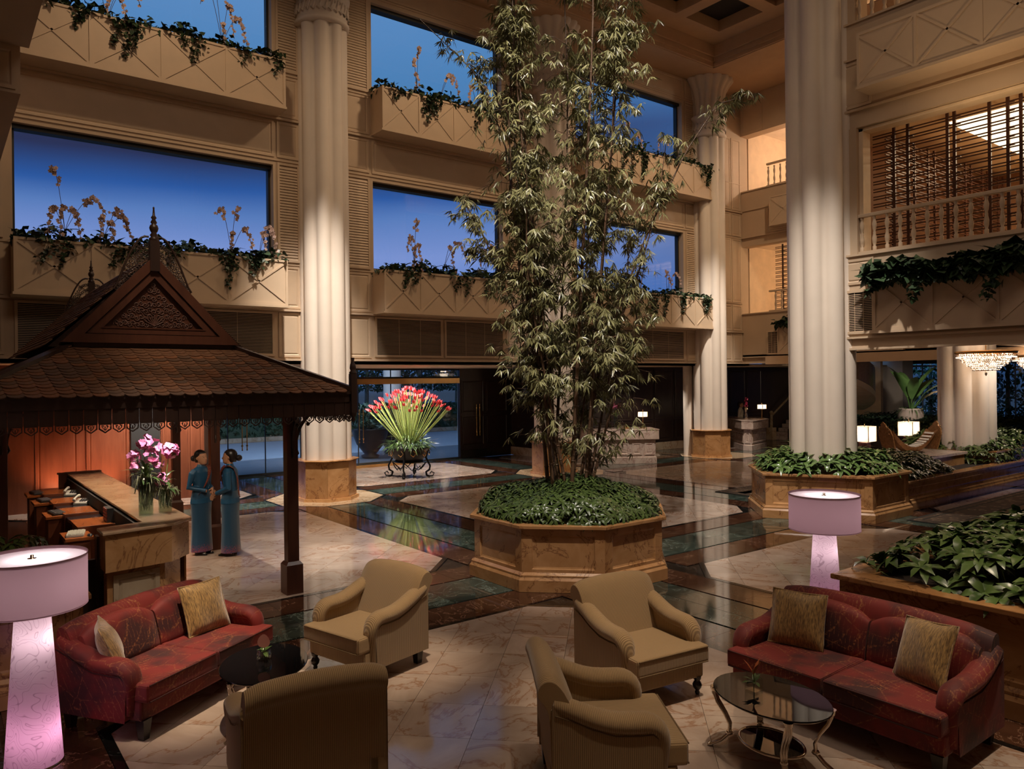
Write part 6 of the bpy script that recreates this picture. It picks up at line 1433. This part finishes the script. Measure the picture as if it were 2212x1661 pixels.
def person(label, loc, rz, s, top_m, skirt_m, sash_m, skin, kind, hands='clasp', nod=0):
    t = thing('person', label, 'person', loc, rz); t.scale = (s, s, s); man = kind == 'man'
    b = MB(); n = 18; hx = .0
    b.loft([ell(0, 0, z, rx, ry) for z, rx, ry in ((.80, .10, .14), (.92, .105, .155), (1.04, .08, .12), (1.18, .09, .135), (1.29, .085, .155), (1.345, .06, .11), (1.375, .045, .055), (1.41, .042, .047), (1.47, .042, .045))])
    hd = [(1.398, .052, .02, .022), (1.412, .046, .05, .042), (1.44, .032, .074, .056), (1.475, .02, .086, .066), (1.52, .008, .094, .074), (1.56, 0, .094, .074), (1.59, -.005, .078, .062), (1.61, -.008, .045, .038), (1.617, -.01, .012, .012)]
    b.loft([ell(x, 0, z, rx, ry) for z, x, rx, ry in hd])
    b.tube([(.088, 0, 1.525), (.106, 0, 1.50), (.116, 0, 1.482), (.10, 0, 1.474)], [.008, .010, .013, .008], 6)
    for y in (-1, 1):
        b.tube([(.0, y*.074, 1.51), (-.006, y*.08, 1.50), (-.002, y*.076, 1.475)], [.012, .014, .008], 6)
        b.tube([(0, y*.065, .86), (.01, y*.07, .48), (-.01, y*.065, .10)], [.08, .055, .036], 10); b.tube([(-.04, y*.065, .04), (.05, y*.07, .035), (.14, y*.07, .02)], [.035, .035, .022], 8)
    el = [(-.05, -.205, 1.06), (-.05, .205, 1.06)]; wr = [(.17, -.06, 1.0), (.17, .055, 1.02)]
    if hands == 'low': wr = [(.20, -.05, .93), (.20, .05, .95)]; el = [(-.04, -.21, 1.05), (-.04, .21, 1.05)]
    for k, y in enumerate((-1, 1)):
        b.tube([(0, y*.13, 1.315), (-.01, y*.17, 1.27), el[k], wr[k]], [.04, .042, .034, .022], 10)
        dd = (Vector(wr[k])-Vector(el[k])).normalized()*.6+Vector((.25, -y*.45, -.1)); hand(b, wr[k], dd, (0, 0, 1) if k else (.2, 0, 1), (.3, -y*.2, .5), .8)
    o = b.build('body', skin, t); rm = o.modifiers.new('r', 'REMESH'); rm.mode = 'VOXEL'; rm.voxel_size = .0058; rm.use_smooth_shade = True; sm_ = o.modifiers.new('sm', 'SMOOTH'); sm_.iterations = 2; sm_.factor = .4
    # hair
    h = MB(); h.loft([ell(x, 0, z, rx, ry) for z, x, rx, ry in ((1.43, -.045, .05, .05), (1.47, -.04, .07, .07), (1.51, -.028, .084, .079), (1.55, -.016, .098, .081), (1.585, -.01, .092, .074), (1.615, -.012, .062, .05), (1.63, -.015, .02, .018))])
    if not man: h.ball((-.135, 0, 1.49), .052, 12, 8, .95)
    h.build('hair', HAIR, t)
    for y in (-1, 1): MB().ball((.083, y*.031, 1.513), .010, 8, 5).build('eye', EYE, t); MB().tube([(.088, y*.014, 1.534), (.087, y*.032, 1.539), (.078, y*.05, 1.533)], .003, 4).build('eyebrow', HAIR, t)
    MB().tube([(.096, -.02, 1.448), (.103, 0, 1.45), (.096, .02, 1.448)], [.003, .006, .003], 6).build('lips', LIP, t)
    c = MB(); g = .012
    c.loft([ell(0, 0, z, rx+g, ry+g) for z, rx, ry in ((.80 if not man else .7, .125, .175), (.88, .118, .165), (.97, .09, .135), (1.06, .085, .128), (1.18, .095, .14), (1.29, .088, .158), (1.345, .064, .115), (1.37, .042, .05), (1.405, .038, .042))])
    for k, y in enumerate((-1, 1)): c.tube([(0, y*.12, 1.31), (-.01, y*.168, 1.27), el[k], tuple(Vector(el[k]).lerp(Vector(wr[k]), .96))], [.054, .056, .046, .034], 12)
    o = c.build('blouse' if not man else 'jacket', top_m, t); rm = o.modifiers.new('r', 'REMESH'); rm.mode = 'VOXEL'; rm.voxel_size = .009; rm.use_smooth_shade = True; sm_ = o.modifiers.new('sm', 'SMOOTH'); sm_.iterations = 3
    if not man:
        rings = []
        for z, rx, ry in ((.99, .105, .15), (.9, .125, .175), (.8, .13, .18), (.6, .125, .165), (.35, .13, .165), (.12, .14, .18), (.055, .142, .183)):
            rings.append([(rx*cos(2*PI*k/36)*(1+.03*sin(k*2.1)*(1-z)), ry*sin(2*PI*k/36)*(1+.03*cos(k*1.7)*(1-z)), z) for k in range(36)])
        MB().loft(rings).build('skirt', skirt_m, t)
        sg = []; q_ = [(.03, .10, 1.372), (.075, .085, 1.33), (.112, .05, 1.25), (.118, .0, 1.16), (.112, -.06, 1.06), (.08, -.12, .97)]
        vs = []; 
        for k, p in enumerate(q_): p = Vector(p); nn_ = Vector((p.x, p.y*.4, 0)).normalized(); w_ = Vector((0, .035, .028)) if k < 5 else Vector((0, .03, .03)); vs += [p+nn_*.008-w_, p+nn_*.012+w_]
        q2 = [(.03, .10, 1.372), (-.03, .105, 1.37), (-.085, .09, 1.32), (-.115, .05, 1.2), (-.11, .0, 1.08), (-.115, -.04, .9)]
        sa = MB().add(vs, [(2*k, 2*k+1, 2*k+3, 2*k+2) for k in range(5)], True); vs = []
        for k, p in enumerate(q2): p = Vector(p); nn_ = Vector((p.x, p.y*.4, .3 if k < 2 else 0)).normalized(); w_ = Vector((0, .035, .028)) if k > 1 else Vector((.0, .04, 0)); vs += [p+nn_*.010-w_, p+nn_*.012+w_]
        sa.add(vs, [(2*k, 2*k+1, 2*k+3, 2*k+2) for k in range(5)], True); so = sa.build('sash', sash_m, t); sd = so.modifiers.new('so', 'SOLIDIFY'); sd.thickness = .006
        MB().box(.108, .02, 1.235, .114, .06, 1.245).build('name_badge', BRASS, t)
    else:
        MB().loft([ell(0, 0, z, rx, ry) for z, rx, ry in ((.75, .12, .165), (.4, .1, .15), (.06, .1, .15))]).build('trousers', skirt_m, t)
        MB().tube([(.06, .05, 1.38), (.11, .03, 1.25), (.112, 0, 1.12)], .008, 5).tube([(.06, -.05, 1.38), (.11, -.03, 1.25), (.112, 0, 1.12)], .008, 5).build('placket', m_plain('grey_trim', (.3, .3, .28), .6), t)
    for y in (-1, 1): MB().loft([ell(x, y*.07, z, rx, ry, 12) for z, x, rx, ry in ((0, .05, .12, .04), (.02, .05, .122, .042), (.05, .03, .095, .036), (.065, .0, .05, .03))]).build('shoe', EBON, t)
    return t
def m_silk():
    m, nt, b = newmat('blue_silk_skirt'); v = coords(nt); sp = nt.nodes.new('ShaderNodeSeparateXYZ'); L(nt, v, sp.inputs[0])
    n = noise(nt, v, 70, 2); mt = nt.nodes.new('ShaderNodeMath'); mt.operation = 'MULTIPLY_ADD'; L(nt, n.outputs[0], mt.inputs[0]); mt.inputs[1].default_value = -.42; L(nt, sp.outputs[2], mt.inputs[2])
    f = ramp(nt, [(0.0, (1, 1, 1)), (.015, (0, 0, 0))], N2(nt, mt.outputs[0], 1, .09)); vo = nt.nodes.new('ShaderNodeTexVoronoi'); vo.inputs['Scale'].default_value = 60; L(nt, v, vo.inputs['Vector'])
    d = ramp(nt, [(.3, (.34, .06, .07)), (.5, (.10, .05, .13))], vo.outputs['Distance']); L(nt, mix(nt, f, (.010, .062, .13), d), b.inputs['Base Color']); setp(b, Roughness=.42); b.inputs['Sheen Weight'].default_value = .3; return m
SILK = m_silk(); BLUE = m_plain('blue_silk_blouse', (.014, .085, .18), .42, var=.05); SASH = m_carpet('embroidered_sash', (.20, .04, .03), (.42, .26, .10), 40)
p = fl(436, 1196); person('woman in long blue silk dress and sash, left, hands held out', (p.x, p.y, 0), R(-58), 1.035, BLUE, SILK, SASH, SKIN, 'woman')
p = fl(499, 1198); person('woman in long blue silk dress and sash, right, hands folded low', (p.x, p.y, 0), R(146), 1.045, BLUE, SILK, SASH, SKIN2, 'woman', 'low')
person('attendant in white jacket behind the far marble desk', (26.55, 19.2, 0), R(-62), 1.09, m_plain('white_jacket', (.75, .72, .62), .6), m_plain('dark_trousers', (.03, .03, .03), .7), None, SKIN2, 'man')
